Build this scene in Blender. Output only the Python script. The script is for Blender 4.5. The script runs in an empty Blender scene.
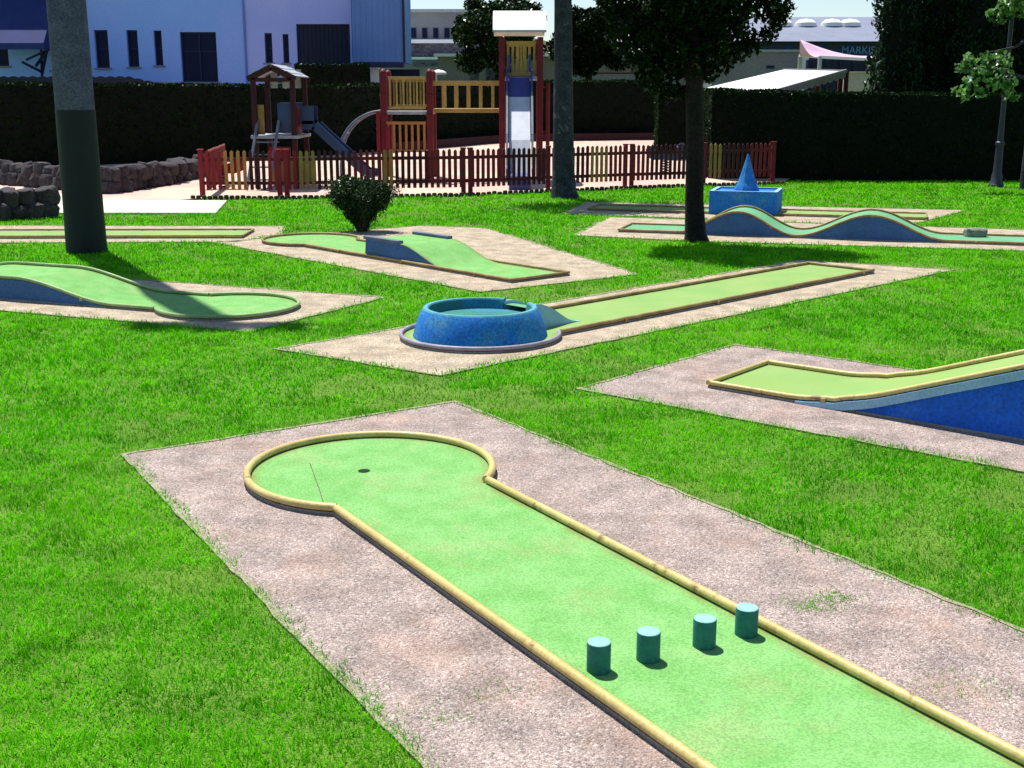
import bpy, bmesh, math, random
import numpy as np
from mathutils import Vector, Matrix
random.seed(7); rng = np.random.default_rng(11)
sc = bpy.context.scene
COL = sc.collection
EYE, FPX, HOR = 2.083, 1200.0, 96.0
TH = math.atan((384-HOR)/FPX)
def ray(px, py):
    x = (px-512)/FPX; y = -(py-384)/FPX
    return (x, math.cos(TH)+y*math.sin(TH), y*math.cos(TH)-math.sin(TH))
def G(px, py, z=0.0):                      # where a sight line meets level z
    d = ray(px, py); t = (z-EYE)/d[2]; return (d[0]*t, d[1]*t)
def V(px, py, Y):                          # where a sight line meets distance Y
    d = ray(px, py); t = Y/d[1]; return (d[0]*t, Y, EYE+d[2]*t)
def VX(px, Y, z=1.0):
    # x of image column px at distance Y, height z
    depth = Y*math.cos(TH)-(z-EYE)*math.sin(TH)
    return (px-512)/FPX*depth
def VZ(py, Y): return V(512, py, Y)[2]

# ------------------------------------------------------------------ materials
def newmat(name):
    m = bpy.data.materials.new(name); m.use_nodes = True
    nt = m.node_tree; return m, nt, nt.nodes, nt.links, nt.nodes['Principled BSDF']
def rgba(c): return (c[0], c[1], c[2], 1)
def mat(name, c1, c2=None, scale=6.0, rough=0.7, fine=0.12, fscale=90.0, bump=0.15, spec=0.3, metal=0.0, lo=0.35, hi=0.65, bdist=0.01, c3=None, s3=1.3, lo3=0.6, hi3=0.75):
    m, nt, N, L, b = newmat(name)
    co = N.new('ShaderNodeTexCoord')
    n1 = N.new('ShaderNodeTexNoise'); n1.inputs['Scale'].default_value = scale; n1.inputs['Detail'].default_value = 6
    L.new(co.outputs['Object'], n1.inputs['Vector'])
    mr = N.new('ShaderNodeMapRange'); mr.inputs[1].default_value = lo; mr.inputs[2].default_value = hi
    L.new(n1.outputs['Fac'], mr.inputs[0])
    mx = N.new('ShaderNodeMix'); mx.data_type = 'RGBA'
    mx.inputs[6].default_value = rgba(c1); mx.inputs[7].default_value = rgba(c2 or [v*0.75 for v in c1])
    L.new(mr.outputs[0], mx.inputs[0]); col = mx.outputs[2]
    if c3:
        n3 = N.new('ShaderNodeTexNoise'); n3.inputs['Scale'].default_value = s3; n3.inputs['Detail'].default_value = 5; n3.inputs['Roughness'].default_value = 0.65
        L.new(co.outputs['Object'], n3.inputs['Vector'])
        r3 = N.new('ShaderNodeMapRange'); r3.inputs[1].default_value = lo3; r3.inputs[2].default_value = hi3
        L.new(n3.outputs['Fac'], r3.inputs[0])
        m3 = N.new('ShaderNodeMix'); m3.data_type = 'RGBA'; m3.inputs[7].default_value = rgba(c3)
        L.new(r3.outputs[0], m3.inputs[0]); L.new(col, m3.inputs[6]); col = m3.outputs[2]
    n2 = N.new('ShaderNodeTexNoise'); n2.inputs['Scale'].default_value = fscale; n2.inputs['Detail'].default_value = 3
    L.new(co.outputs['Object'], n2.inputs['Vector'])
    m2 = N.new('ShaderNodeMapRange'); m2.inputs[1].default_value = 0.3; m2.inputs[2].default_value = 0.7
    m2.inputs[3].default_value = 1-fine*1.6; m2.inputs[4].default_value = 1+fine
    L.new(n2.outputs['Fac'], m2.inputs[0])
    sc_ = N.new('ShaderNodeVectorMath'); sc_.operation = 'SCALE'
    L.new(col, sc_.inputs[0]); L.new(m2.outputs[0], sc_.inputs['Scale'])
    L.new(sc_.outputs[0], b.inputs['Base Color'])
    b.inputs['Roughness'].default_value = rough; b.inputs['Metallic'].default_value = metal
    b.inputs['Specular IOR Level'].default_value = spec
    if bump:
        bp = N.new('ShaderNodeBump'); bp.inputs['Strength'].default_value = bump; bp.inputs['Distance'].default_value = bdist
        L.new(n2.outputs['Fac'], bp.inputs['Height']); L.new(bp.outputs[0], b.inputs['Normal'])
    return m
def feltmat(name, c1, c2, dirt=(.20, .17, .055), **kw):
    # coating with worn, dirty margins along the rails
    m = mat(name, c1, c2, **kw); nt = m.node_tree; N = nt.nodes; L = nt.links; b = N['Principled BSDF']
    src = b.inputs['Base Color'].links[0].from_socket
    at = N.new('ShaderNodeAttribute'); at.attribute_name = 'edge'
    co = N.new('ShaderNodeTexCoord'); n = N.new('ShaderNodeTexNoise'); n.inputs['Scale'].default_value = 7; n.inputs['Detail'].default_value = 5; L.new(co.outputs['Object'], n.inputs['Vector'])
    mu = N.new('ShaderNodeMath'); mu.operation = 'MULTIPLY'; L.new(at.outputs['Fac'], mu.inputs[0]); L.new(n.outputs['Fac'], mu.inputs[1])
    r = N.new('ShaderNodeMapRange'); r.inputs[1].default_value = .15; r.inputs[2].default_value = .60; r.inputs[4].default_value = .75; L.new(mu.outputs[0], r.inputs[0])
    mx = N.new('ShaderNodeMix'); mx.data_type = 'RGBA'; mx.inputs[7].default_value = rgba(dirt); L.new(r.outputs[0], mx.inputs[0]); L.new(src, mx.inputs[6]); L.new(mx.outputs[2], b.inputs['Base Color'])
    return m
def leafmat(name, cols, trans=0.35, patch=None, pscale=0.9, rough=0.6, gloss=0.1):
    m, nt, N, L, b = newmat(name); N.remove(b)
    out = N['Material Output']
    g = N.new('ShaderNodeNewGeometry')
    cr = N.new('ShaderNodeValToRGB'); e = cr.color_ramp.elements
    e[0].color = rgba(cols[0]); e[1].color = rgba(cols[-1])
    for i, c in enumerate(cols[1:-1]):
        k = e.new((i+1)/(len(cols)-1)); k.color = rgba(c)
    L.new(g.outputs['Random Per Island'], cr.inputs[0]); col = cr.outputs[0]
    if patch:
        co = N.new('ShaderNodeTexCoord')
        for (pc, ps, lo, hi, seed) in patch:
            n = N.new('ShaderNodeTexNoise'); n.inputs['Scale'].default_value = ps; n.inputs['Detail'].default_value = 5; n.inputs['Roughness'].default_value = 0.6
            mp = N.new('ShaderNodeMapping'); mp.inputs['Location'].default_value = (seed, seed*1.7, 0); L.new(co.outputs['Object'], mp.inputs[0])
            L.new(mp.outputs[0], n.inputs['Vector'])
            r = N.new('ShaderNodeMapRange'); r.inputs[1].default_value = lo; r.inputs[2].default_value = hi
            L.new(n.outputs['Fac'], r.inputs[0])
            mx = N.new('ShaderNodeMix'); mx.data_type = 'RGBA'; mx.inputs[7].default_value = rgba(pc)
            L.new(r.outputs[0], mx.inputs[0]); L.new(col, mx.inputs[6]); col = mx.outputs[2]
    if name == 'grass blades':
        for an, cc_ in (('deep', (.028, .22, .003)), ('dry', (.30, .30, .075))):
            av = N.new('ShaderNodeAttribute'); av.attribute_name = an
            mx = N.new('ShaderNodeMix'); mx.data_type = 'RGBA'; mx.inputs[7].default_value = rgba(cc_)
            fa = N.new('ShaderNodeMath'); fa.operation = 'MULTIPLY'; fa.inputs[1].default_value = .55; L.new(av.outputs['Fac'], fa.inputs[0])
            L.new(fa.outputs[0], mx.inputs[0]); L.new(col, mx.inputs[6]); col = mx.outputs[2]
    d = N.new('ShaderNodeBsdfDiffuse'); t = N.new('ShaderNodeBsdfTranslucent'); ms = N.new('ShaderNodeMixShader')
    L.new(col, d.inputs[0]); L.new(col, t.inputs[0]); ms.inputs[0].default_value = trans
    L.new(d.outputs[0], ms.inputs[1]); L.new(t.outputs[0], ms.inputs[2])
    gl = N.new('ShaderNodeBsdfGlossy'); gl.inputs['Roughness'].default_value = 0.45; gl.inputs[0].default_value = (1, 1, 1, 1)
    m2 = N.new('ShaderNodeMixShader'); fr = N.new('ShaderNodeFresnel'); fr.inputs[0].default_value = 1.3
    ml = N.new('ShaderNodeMath'); ml.operation = 'MULTIPLY'; ml.inputs[1].default_value = gloss; L.new(fr.outputs[0], ml.inputs[0])
    L.new(ml.outputs[0], m2.inputs[0]); L.new(ms.outputs[0], m2.inputs[1]); L.new(gl.outputs[0], m2.inputs[2])
    L.new(m2.outputs[0], out.inputs[0])
    return m
def gravelmat(name, tint=(1, 1, 1), rust=0.5):
    m, nt, N, L, b = newmat(name)
    co = N.new('ShaderNodeTexCoord')
    def vor(scale, rand=1.0):
        v = N.new('ShaderNodeTexVoronoi'); v.inputs['Scale'].default_value = scale; L.new(co.outputs['Object'], v.inputs['Vector']); return v
    v1 = vor(118); v2 = vor(290)
    def ramp(src, stops):
        c = N.new('ShaderNodeValToRGB'); e = c.color_ramp.elements
        e[0].position = stops[0][0]; e[0].color = rgba(stops[0][1]); e[1].position = stops[-1][0]; e[1].color = rgba(stops[-1][1])
        for p, k in stops[1:-1]:
            x = e.new(p); x.color = rgba(k)
        L.new(src, c.inputs[0]); return c.outputs[0]
    T = lambda c: tuple(a*t for a, t in zip(c, tint))
    s1 = N.new('ShaderNodeSeparateColor'); L.new(v1.outputs['Color'], s1.inputs[0])
    s2 = N.new('ShaderNodeSeparateColor'); L.new(v2.outputs['Color'], s2.inputs[0])
    ca = ramp(s1.outputs[0], [(0.0, T((.05, .04, .04))), (.16, T((.15, .115, .105))), (.55, T((.32, .235, .205))), (.85, T((.36, .28, .25))), (1.0, T((.62, .54, .50)))])
    cb = ramp(s2.outputs[1], [(0.0, T((.07, .055, .055))), (.45, T((.25, .19, .175))), (1.0, T((.50, .42, .39)))])
    mx = N.new('ShaderNodeMix'); mx.data_type = 'RGBA'; mx.inputs[0].default_value = 0.5; L.new(ca, mx.inputs[6]); L.new(cb, mx.inputs[7])
    n = N.new('ShaderNodeTexNoise'); n.inputs['Scale'].default_value = 1.6; n.inputs['Detail'].default_value = 6; n.inputs['Roughness'].default_value = .65
    L.new(co.outputs['Object'], n.inputs['Vector'])
    r = N.new('ShaderNodeMapRange'); r.inputs[1].default_value = .5; r.inputs[2].default_value = .78; r.inputs[4].default_value = rust
    L.new(n.outputs['Fac'], r.inputs[0])
    m2 = N.new('ShaderNodeMix'); m2.data_type = 'RGBA'; m2.inputs[7].default_value = rgba((.36, .21, .14)); L.new(r.outputs[0], m2.inputs[0]); L.new(mx.outputs[2], m2.inputs[6])
    n5 = N.new('ShaderNodeTexNoise'); n5.inputs['Scale'].default_value = 4.5; n5.inputs['Detail'].default_value = 7; L.new(co.outputs['Object'], n5.inputs['Vector'])
    r5 = N.new('ShaderNodeMapRange'); r5.inputs[1].default_value = .3; r5.inputs[2].default_value = .7; r5.inputs[3].default_value = .72; r5.inputs[4].default_value = 1.22
    L.new(n5.outputs['Fac'], r5.inputs[0])
    s_ = N.new('ShaderNodeVectorMath'); s_.operation = 'SCALE'; L.new(m2.outputs[2], s_.inputs[0]); L.new(r5.outputs[0], s_.inputs['Scale'])
    L.new(s_.outputs[0], b.inputs['Base Color']); b.inputs['Roughness'].default_value = .9; b.inputs['Specular IOR Level'].default_value = .2
    bp = N.new('ShaderNodeBump'); bp.inputs['Strength'].default_value = .65; bp.inputs['Distance'].default_value = .009
    iv = N.new('ShaderNodeMath'); iv.operation = 'SUBTRACT'; iv.inputs[0].default_value = 1; L.new(v1.outputs['Distance'], iv.inputs[1])
    L.new(iv.outputs[0], bp.inputs['Height']); L.new(bp.outputs[0], b.inputs['Normal'])
    return m
M = {}
M['soil'] = mat('lawn soil', (.13, .27, .022), (.09, .20, .014), scale=3, rough=.95, fine=.5, fscale=120, bump=.6, bdist=.02, c3=(.22, .24, .06), s3=.8, lo3=.66, hi3=.85)
M['grass'] = leafmat('grass blades', [(.042, .29, .001), (.085, .47, .002), (.125, .60, .003), (.21, .68, .010)], .5,
    patch=[((.19, .64, .006), .5, .44, .70, 21.0), ((.05, .30, .004), 1.3, .55, .75, 3.1)], gloss=0)
M['gravel'] = gravelmat('exposed aggregate gravel', (1.16, 1.19, 1.17), .5)
M['gravel_far'] = gravelmat('sandy aggregate', (1.42, 1.50, 1.20), .45)
M['edge'] = mat('pale concrete edging', (.34, .29, .22), (.24, .26, .12), scale=14, rough=.9, fine=.3, fscale=110, bump=.4)
M['carpet'] = feltmat('green felt coating', (.150, .37, .100), (.20, .43, .140), scale=5.5, rough=.9, fine=.2, fscale=120, bump=.12, spec=.1, bdist=.003, c3=(.27, .36, .14), s3=2.2, lo3=.52, hi3=.8)
M['carpet_y'] = feltmat('worn yellow green coating', (.25, .37, .125), (.20, .35, .105), scale=2.2, rough=.9, fine=.10, fscale=200, bump=.12, spec=.1, bdist=.003, c3=(.26, .36, .10), s3=1.2, lo3=.5, hi3=.8)
M['carpet_t'] = feltmat('pale sea green coating', (.14, .36, .21), (.11, .33, .15), scale=3, rough=.85, fine=.12, fscale=150, bump=.15, spec=.15, bdist=.003)
M['rail'] = mat('yellow painted pipe', (.58, .46, .17), (.48, .37, .12), scale=7, rough=.45, fine=.10, fscale=60, bump=.1, spec=.4, c3=(.24, .15, .06), s3=6, lo3=.60, hi3=.68)
M['rail_b'] = mat('weathered brown pipe', (.38, .28, .11), (.24, .16, .06), scale=6, rough=.55, fine=.15, fscale=60, bump=.1, c3=(.42, .33, .14), s3=4, lo3=.55, hi3=.7)
M['rail_g'] = mat('pale green pipe', (.30, .42, .17), (.22, .34, .12), scale=6, rough=.5, fine=.12, fscale=60, bump=.1)
M['rail_p'] = mat('lilac grey pipe', (.36, .33, .40), (.25, .22, .27), scale=6, rough=.5, fine=.12, fscale=60, bump=.1)
M['blue'] = mat('blue painted concrete', (.012, .16, .58), (.012, .20, .52), scale=3, rough=.8, fine=.26, fscale=45, bump=.3, bdist=.006, c3=(.07, .27, .44), s3=3.5, lo3=.5, hi3=.72)
M['blue_d'] = mat('deep blue painted concrete', (.008, .12, .62), (.007, .10, .52), scale=2.5, rough=.75, fine=.2, fscale=45, bump=.3, c3=(.03, .17, .52), s3=3, lo3=.52, hi3=.7)
M['blue_g'] = mat('grey blue painted concrete', (.050, .14, .33), (.04, .115, .27), scale=3, rough=.8, fine=.2, fscale=60, bump=.3, c3=(.03, .15, .14), s3=2, lo3=.55, hi3=.8)
M['bluepale'] = mat('pale blue paint', (.30, .52, .66), (.24, .44, .58), scale=5, rough=.7, fine=.12, fscale=80, bump=.2)
M['tealin'] = mat('teal green paint', (.03, .20, .16), (.025, .16, .16), scale=4, rough=.8, fine=.2, fscale=70, bump=.4, c3=(.03, .22, .36), s3=2, lo3=.5, hi3=.7)
M['tealpost'] = mat('dark teal paint', (.020, .17, .14), (.016, .14, .125), scale=9, rough=.6, fine=.10, fscale=60, bump=.15, c3=(.05, .24, .22), s3=12, lo3=.6, hi3=.75)
M['tealtop'] = mat('pale teal paint', (.20, .46, .40), (.26, .50, .45), scale=20, rough=.8, fine=.12, fscale=100, bump=.15)  # post tops, paler than the sides
M['drumrim'] = mat('sunlit blue rim paint', (.07, .30, .42), (.10, .34, .42), scale=8, rough=.8, fine=.2, fscale=60, bump=.2, c3=(.05, .26, .26), s3=3, lo3=.5, hi3=.7)  # rim paler than the drum: its sunlit edge put into the colour
M['black'] = mat('black hole', (.006, .018, .010), rough=.9, bump=0)  # shade inside the cup, put into the colour of a flat disc
M['concrete'] = mat('slab concrete', (.30, .28, .24), (.22, .20, .17), scale=4, rough=.9, fine=.2, fscale=70, bump=.3)
M['path'] = mat('pale concrete path', (.62, .60, .50), (.52, .50, .42), scale=1.5, rough=.9, fine=.08, fscale=60, bump=.2)
M['sand'] = mat('pink playground sand', (.58, .39, .33), (.50, .34, .28), scale=1.2, rough=.95, fine=.15, fscale=40, bump=.3, c3=(.62, .48, .36), s3=.5, lo3=.45, hi3=.65)
M['polegrey'] = mat('mottled grey concrete', (.095, .10, .165), (.062, .066, .115), scale=5, rough=.85, fine=.3, fscale=38, bump=.3, c3=(.13, .125, .15), s3=2.5, lo3=.55, hi3=.75)
M['polegreen'] = mat('dark green painted concrete', (.0045, .013, .0145), (.0035, .010, .012), scale=3, rough=.6, fine=.1, fscale=40, bump=.2)
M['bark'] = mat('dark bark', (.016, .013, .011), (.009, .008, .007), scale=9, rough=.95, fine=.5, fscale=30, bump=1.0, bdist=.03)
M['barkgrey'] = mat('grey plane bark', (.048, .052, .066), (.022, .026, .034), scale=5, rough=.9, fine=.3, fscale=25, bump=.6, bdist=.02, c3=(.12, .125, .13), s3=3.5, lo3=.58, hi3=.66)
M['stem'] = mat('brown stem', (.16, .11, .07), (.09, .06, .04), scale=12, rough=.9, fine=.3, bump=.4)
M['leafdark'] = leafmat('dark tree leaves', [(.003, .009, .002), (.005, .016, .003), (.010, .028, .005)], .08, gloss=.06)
M['leafmid'] = leafmat('broad green leaves', [(.015, .050, .008), (.030, .085, .014), (.05, .12, .022)], .3, gloss=.2)
M['leaflight'] = leafmat('light plane leaves', [(.06, .17, .03), (.13, .30, .07), (.25, .42, .14)], .4, gloss=.2)
M['leafshrub'] = leafmat('shrub leaves', [(.006, .022, .006), (.012, .038, .008), (.03, .080, .016)], .2, gloss=.12)
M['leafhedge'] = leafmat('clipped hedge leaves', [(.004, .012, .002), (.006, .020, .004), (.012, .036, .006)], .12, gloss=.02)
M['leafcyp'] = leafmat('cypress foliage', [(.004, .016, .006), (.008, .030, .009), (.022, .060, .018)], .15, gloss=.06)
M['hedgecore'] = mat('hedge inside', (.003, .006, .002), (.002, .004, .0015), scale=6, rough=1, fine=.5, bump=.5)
M['maroon'] = mat('maroon painted timber', (.19, .012, .020), (.13, .010, .016), scale=5, rough=.6, fine=.15, fscale=40, bump=.2)
M['red'] = mat('red painted timber', (.30, .014, .022), (.22, .012, .018), scale=5, rough=.6, fine=.15, fscale=40, bump=.2)
M['darkwood'] = mat('dark stained timber', (.055, .010, .014), (.030, .008, .010), scale=6, rough=.7, fine=.2, fscale=40, bump=.3)
M['ochre'] = mat('ochre painted timber', (.34, .22, .06), (.26, .16, .045), scale=5, rough=.65, fine=.15, fscale=40, bump=.2)
M['orange'] = mat('orange painted timber', (.56, .22, .06), (.44, .18, .05), scale=5, rough=.65, fine=.15, fscale=40, bump=.2)
M['yellow'] = mat('yellow painted timber', (.50, .34, .10), (.42, .27, .08), scale=5, rough=.65, fine=.15, fscale=40, bump=.2)
M['plasticblue'] = mat('blue plastic', (.022, .05, .14), (.018, .04, .11), scale=3, rough=.4, fine=.08, fscale=40, bump=.05, spec=.4)
M['slideblue'] = mat('violet blue plastic', (.035, .05, .26), (.03, .04, .22), scale=3, rough=.4, fine=.08, fscale=40, bump=.05, spec=.4)
M['steel'] = mat('bright slide steel', (.62, .64, .70), (.52, .55, .62), scale=4, rough=.35, fine=.06, fscale=40, bump=.05, spec=.5, metal=.2)
M['bluesteel'] = mat('blue grey steel tube', (.16, .19, .25), (.11, .14, .19), scale=5, rough=.45, fine=.1, bump=.05)
M['plank'] = mat('pale grey roof planks', (.40, .42, .46), (.30, .32, .36), scale=5, rough=.7, fine=.15, fscale=30, bump=.2)
M['kerbgrey'] = mat('grey blue kerb', (.13, .17, .24), (.09, .12, .18), scale=5, rough=.8, bump=.2)
M['white'] = mat('white paint', (.78, .78, .78), (.70, .70, .70), scale=2, rough=.6, fine=.05, bump=.05)
M['wall_bluecast'] = mat('white render with blue cast', (.30, .50, 1.0), (.25, .45, 1.0), scale=.5, rough=.9, fine=.06, fscale=15, bump=.1, c3=(.38, .50, 1.0), s3=.25, lo3=.45, hi3=.65)  # blue haze cast over the white wall put into its colour
M['wall_violetcast'] = mat('white render with violet cast', (.46, .53, 1.0), (.40, .47, .98), scale=.5, rough=.9, fine=.06, fscale=15, bump=.1)  # violet cast over the pinkish white wall mixed into the colour
M['wall_slate'] = mat('slate blue cladding', (.14, .26, .60), (.12, .23, .55), scale=.8, rough=.8, fine=.08, fscale=15, bump=.1)
M['glassdark'] = mat('dark window glass', (.006, .010, .05), (.004, .007, .035), scale=1, rough=.35, fine=.05, bump=0, spec=.12)
M['frame'] = mat('dark window frame', (.012, .018, .07), rough=.5, bump=.05)
M['gatedark'] = mat('dark blue shutter', (.010, .016, .05), (.007, .012, .04), scale=2, rough=.6, bump=.1)
M['tile'] = mat('weathered roof tile', (.022, .026, .05), (.014, .018, .036), scale=4, rough=.85, fine=.2, fscale=20, bump=.3)
M['awnblue'] = mat('navy awning cloth', (.025, .04, .17), (.02, .032, .14), scale=2, rough=.8, bump=.1)
M['beige'] = mat('dusty beige render', (.24, .20, .185), (.20, .165, .155), scale=.5, rough=.95, fine=.1, fscale=10, bump=.1)
M['greyrender'] = mat('grey render', (.25, .24, .25), (.20, .19, .21), scale=.5, rough=.95, fine=.1, fscale=10, bump=.1)
M['cream'] = mat('cream render', (.55, .52, .40), (.48, .45, .35), scale=.6, rough=.95, fine=.1, fscale=10, bump=.1)
M['stone'] = mat('dark hillside stone', (.06, .055, .08), (.11, .10, .12), scale=1.6, rough=.95, fine=.4, fscale=6, bump=.4, bdist=.05)
M['rock'] = mat('grey field stone', (.075, .064, .068), (.04, .034, .038), scale=3, rough=.95, fine=.35, fscale=22, bump=.7, bdist=.03, c3=(.11, .095, .09), s3=2, lo3=.55, hi3=.75)
M['rooffar'] = mat('blue grey roof sheet', (.20, .22, .30), (.17, .19, .26), scale=.6, rough=.7, fine=.08, fscale=8, bump=.1)
M['pink'] = mat('faded pink cloth', (.62, .42, .55), (.55, .36, .48), scale=1, rough=.85, fine=.06, bump=.1)
M['canvas'] = mat('white awning cloth', (.80, .80, .78), (.74, .74, .72), scale=1, rough=.85, fine=.05, bump=.1)
M['lampgrey'] = mat('dark lamp paint', (.05, .05, .075), (.035, .035, .055), scale=4, rough=.5, bump=.05)
M['log'] = mat('dark edging logs', (.045, .05, .022), (.028, .032, .014), scale=8, rough=.95, fine=.3, bump=.4)

# ------------------------------------------------------------------ mesh building
class MB:
    def __init__(s): s.v = []; s.f = []; s.m = []
    def add(s, verts, faces, mi=0):
        o = len(s.v); s.v += [tuple(p) for p in verts]
        for f in faces: s.f.append(tuple(i+o for i in f)); s.m.append(mi)
        return s
    def box(s, c, size, rz=0.0, mi=0, tilt=None):
        hx, hy, hz = size[0]/2, size[1]/2, size[2]/2
        vs = [Vector((x, y, z)) for x in (-hx, hx) for y in (-hy, hy) for z in (-hz, hz)]
        R = Matrix.Rotation(rz, 3, 'Z')
        if tilt is not None: R = R @ tilt
        vs = [R @ p + Vector(c) for p in vs]
        return s.add(vs, [(0, 1, 3, 2), (4, 6, 7, 5), (0, 4, 5, 1), (2, 3, 7, 6), (0, 2, 6, 4), (1, 5, 7, 3)], mi)
    def bar(s, p0, p1, w, h, mi=0):       # rectangular beam between two points
        p0 = Vector(p0); p1 = Vector(p1); d = (p1-p0); L = d.length; d.normalize()
        up = Vector((0, 0, 1)) if abs(d.z) < .95 else Vector((0, 1, 0))
        a = d.cross(up).normalized(); b = a.cross(d).normalized()
        vs = [p + a*sx*w/2 + b*sz*h/2 for p in (p0, p1) for sx in (-1, 1) for sz in (-1, 1)]
        return s.add(vs, [(0, 1, 3, 2), (4, 6, 7, 5), (0, 4, 5, 1), (2, 3, 7, 6), (0, 2, 6, 4), (1, 5, 7, 3)], mi)
    def tube(s, pts, r, seg=14, mi=0, closed=False):
        pts = [Vector(p) for p in pts]; n = len(pts); rs = r if isinstance(r, (list, tuple)) else [r]*n
        rings = []; ref = None
        for i, p in enumerate(pts):
            a = pts[i-1] if (i > 0 or closed) else p; b = pts[(i+1) % n] if (i < n-1 or closed) else p
            t = (b-a)
            if t.length < 1e-9: t = Vector((0, 0, 1))
            t.normalize()
            if ref is None: ref = Vector((0, 0, 1)) if abs(t.z) < .9 else Vector((0, 1, 0))
            x = t.cross(ref)
            if x.length < 1e-4: ref = Vector((1, 0, 0)); x = t.cross(ref)
            x.normalize(); y = x.cross(t).normalized()
            rings.append([p + x*math.cos(k*2*math.pi/seg)*rs[i] + y*math.sin(k*2*math.pi/seg)*rs[i] for k in range(seg)])
        vs = [q for R in rings for q in R]; fs = []
        for i in range(n if closed else n-1):
            j = (i+1) % n
            for k in range(seg):
                l = (k+1) % seg; fs.append((i*seg+k, i*seg+l, j*seg+l, j*seg+k))
        if not closed: fs += [tuple(range(seg))[::-1], tuple((n-1)*seg+k for k in range(seg))]
        return s.add(vs, fs, mi)
    def lathe(s, c, prof, seg=32, mi=0, mis=None):
        vs = []; fs = []
        for (r, z) in prof:
            for k in range(seg):
                a = k*2*math.pi/seg; vs.append((c[0]+r*math.cos(a), c[1]+r*math.sin(a), c[2]+z))
        o = len(s.v); s.v += vs
        for i in range(len(prof)-1):
            for k in range(seg):
                l = (k+1) % seg
                s.f.append((o+i*seg+k, o+i*seg+l, o+(i+1)*seg+l, o+(i+1)*seg+k)); s.m.append(mis[i] if mis else mi)
        s.f.append(tuple(o+k for k in range(seg))[::-1]); s.m.append(mis[0] if mis else mi)
        t = (len(prof)-1)*seg; s.f.append(tuple(o+t+k for k in range(seg))); s.m.append(mis[-1] if mis else mi)
        return s
    def prism(s, poly, z0, z1, mi=0):
        n = len(poly)
        vs = [(p[0], p[1], z0) for p in poly]+[(p[0], p[1], z1) for p in poly]
        fs = [tuple(range(n))[::-1], tuple(range(n, 2*n))]+[(i, (i+1) % n, n+(i+1) % n, n+i) for i in range(n)]
        return s.add(vs, fs, mi)
    def build(s, name, mats, parent=None, bevel=0, smooth=35, loc=None, weld=True):
        if not isinstance(mats, (list, tuple)): mats = [mats]
        off = Vector(WL(parent)) if parent else Vector(loc or (0, 0, 0))
        me = bpy.data.meshes.new(name)
        me.from_pydata([(v[0]-off.x, v[1]-off.y, v[2]-off.z) for v in s.v], [], s.f)
        for m in mats: me.materials.append(M[m] if isinstance(m, str) else m)
        me.polygons.foreach_set('material_index', s.m)
        bm = bmesh.new(); bm.from_mesh(me)
        if weld: bmesh.ops.remove_doubles(bm, verts=bm.verts, dist=1e-5)
        bmesh.ops.recalc_face_normals(bm, faces=bm.faces)
        if bevel:
            es = [e for e in bm.edges if len(e.link_faces) == 2 and e.calc_face_angle(0) > .6]
            bmesh.ops.bevel(bm, geom=es, offset=bevel, segments=2, profile=.6, affect='EDGES', clamp_overlap=True)
        bm.to_mesh(me); bm.free()
        if smooth:
            me.polygons.foreach_set('use_smooth', [True]*len(me.polygons)); me.set_sharp_from_angle(angle=math.radians(smooth))
        o = bpy.data.objects.new(name, me); COL.objects.link(o)
        if parent: o.parent = parent
        else: o.location = off
        return o
def WL(o):
    l = Vector((0, 0, 0))
    while o: l = l + o.location; o = o.parent
    return l
def tag(o, label, cat, group=None, kind=None):
    o['label'] = label; o['category'] = cat
    if group: o['group'] = group
    if kind: o['kind'] = kind
    return o
def thing(name, loc, label, cat, group=None):
    o = bpy.data.objects.new(name, None); COL.objects.link(o); o.location = loc; o.empty_display_size = .2
    return tag(o, label, cat, group)
def struct(o): o['kind'] = 'structure'; return o
def copy_tree(o, loc, label):
    c = o.copy(); COL.objects.link(c); c.location = loc; c['label'] = label
    for ch in o.children:
        d = ch.copy(); COL.objects.link(d); d.parent = c
    return c

def cards_mesh(name, verts5, faces_per, mat_, parent=None):
    pass
def leaf_object(name, P, size, material, parent, aspect=.55, up=0.0, extra=None):
    """many small folded leaves, one island each"""
    n = len(P); P = np.asarray(P, float)
    a = rng.normal(size=(n, 3)); a[:, 2] += up; a /= np.linalg.norm(a, axis=1)[:, None]
    b = rng.normal(size=(n, 3)); b -= (b*a).sum(1)[:, None]*a; b /= np.linalg.norm(b, axis=1)[:, None]
    c = np.cross(a, b)
    sz = size*rng.uniform(.6, 1.35, n)[:, None]
    base = P-a*sz*.5; tip = P+a*sz*.5; l = P+b*sz*aspect*.5+c*sz*.12; r = P-b*sz*aspect*.5+c*sz*.12
    vs = np.stack([base, r, tip, l], 1).reshape(-1, 3)
    if parent: vs = vs-np.array(WL(parent))
    me = bpy.data.meshes.new(name)
    me.vertices.add(4*n); me.vertices.foreach_set('co', vs.astype(np.float32).ravel())
    me.loops.add(4*n); me.loops.foreach_set('vertex_index', np.arange(4*n, dtype=np.int32))
    me.polygons.add(n); me.polygons.foreach_set('loop_start', np.arange(0, 4*n, 4, dtype=np.int32))
    me.update(calc_edges=True); me.validate()
    mats = material if isinstance(material, (list, tuple)) else [material]
    for k in mats: me.materials.append(M[k])
    if len(mats) > 1: me.polygons.foreach_set('material_index', (rng.random(n) < .25).astype(np.int32))
    o = bpy.data.objects.new(name, me); COL.objects.link(o)
    if parent: o.parent = parent
    return o
def in_clumps(centres, rad, per, flat=.8):
    out = []
    for c, r in zip(centres, rad):
        k = int(per*(r**2)); d = rng.normal(size=(k, 3)); d /= np.linalg.norm(d, axis=1)[:, None]
        q = d*(rng.random(k)**.45)[:, None]*r; q[:, 2] *= flat
        out.append(q+np.array(c))
    return np.concatenate(out)

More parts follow.
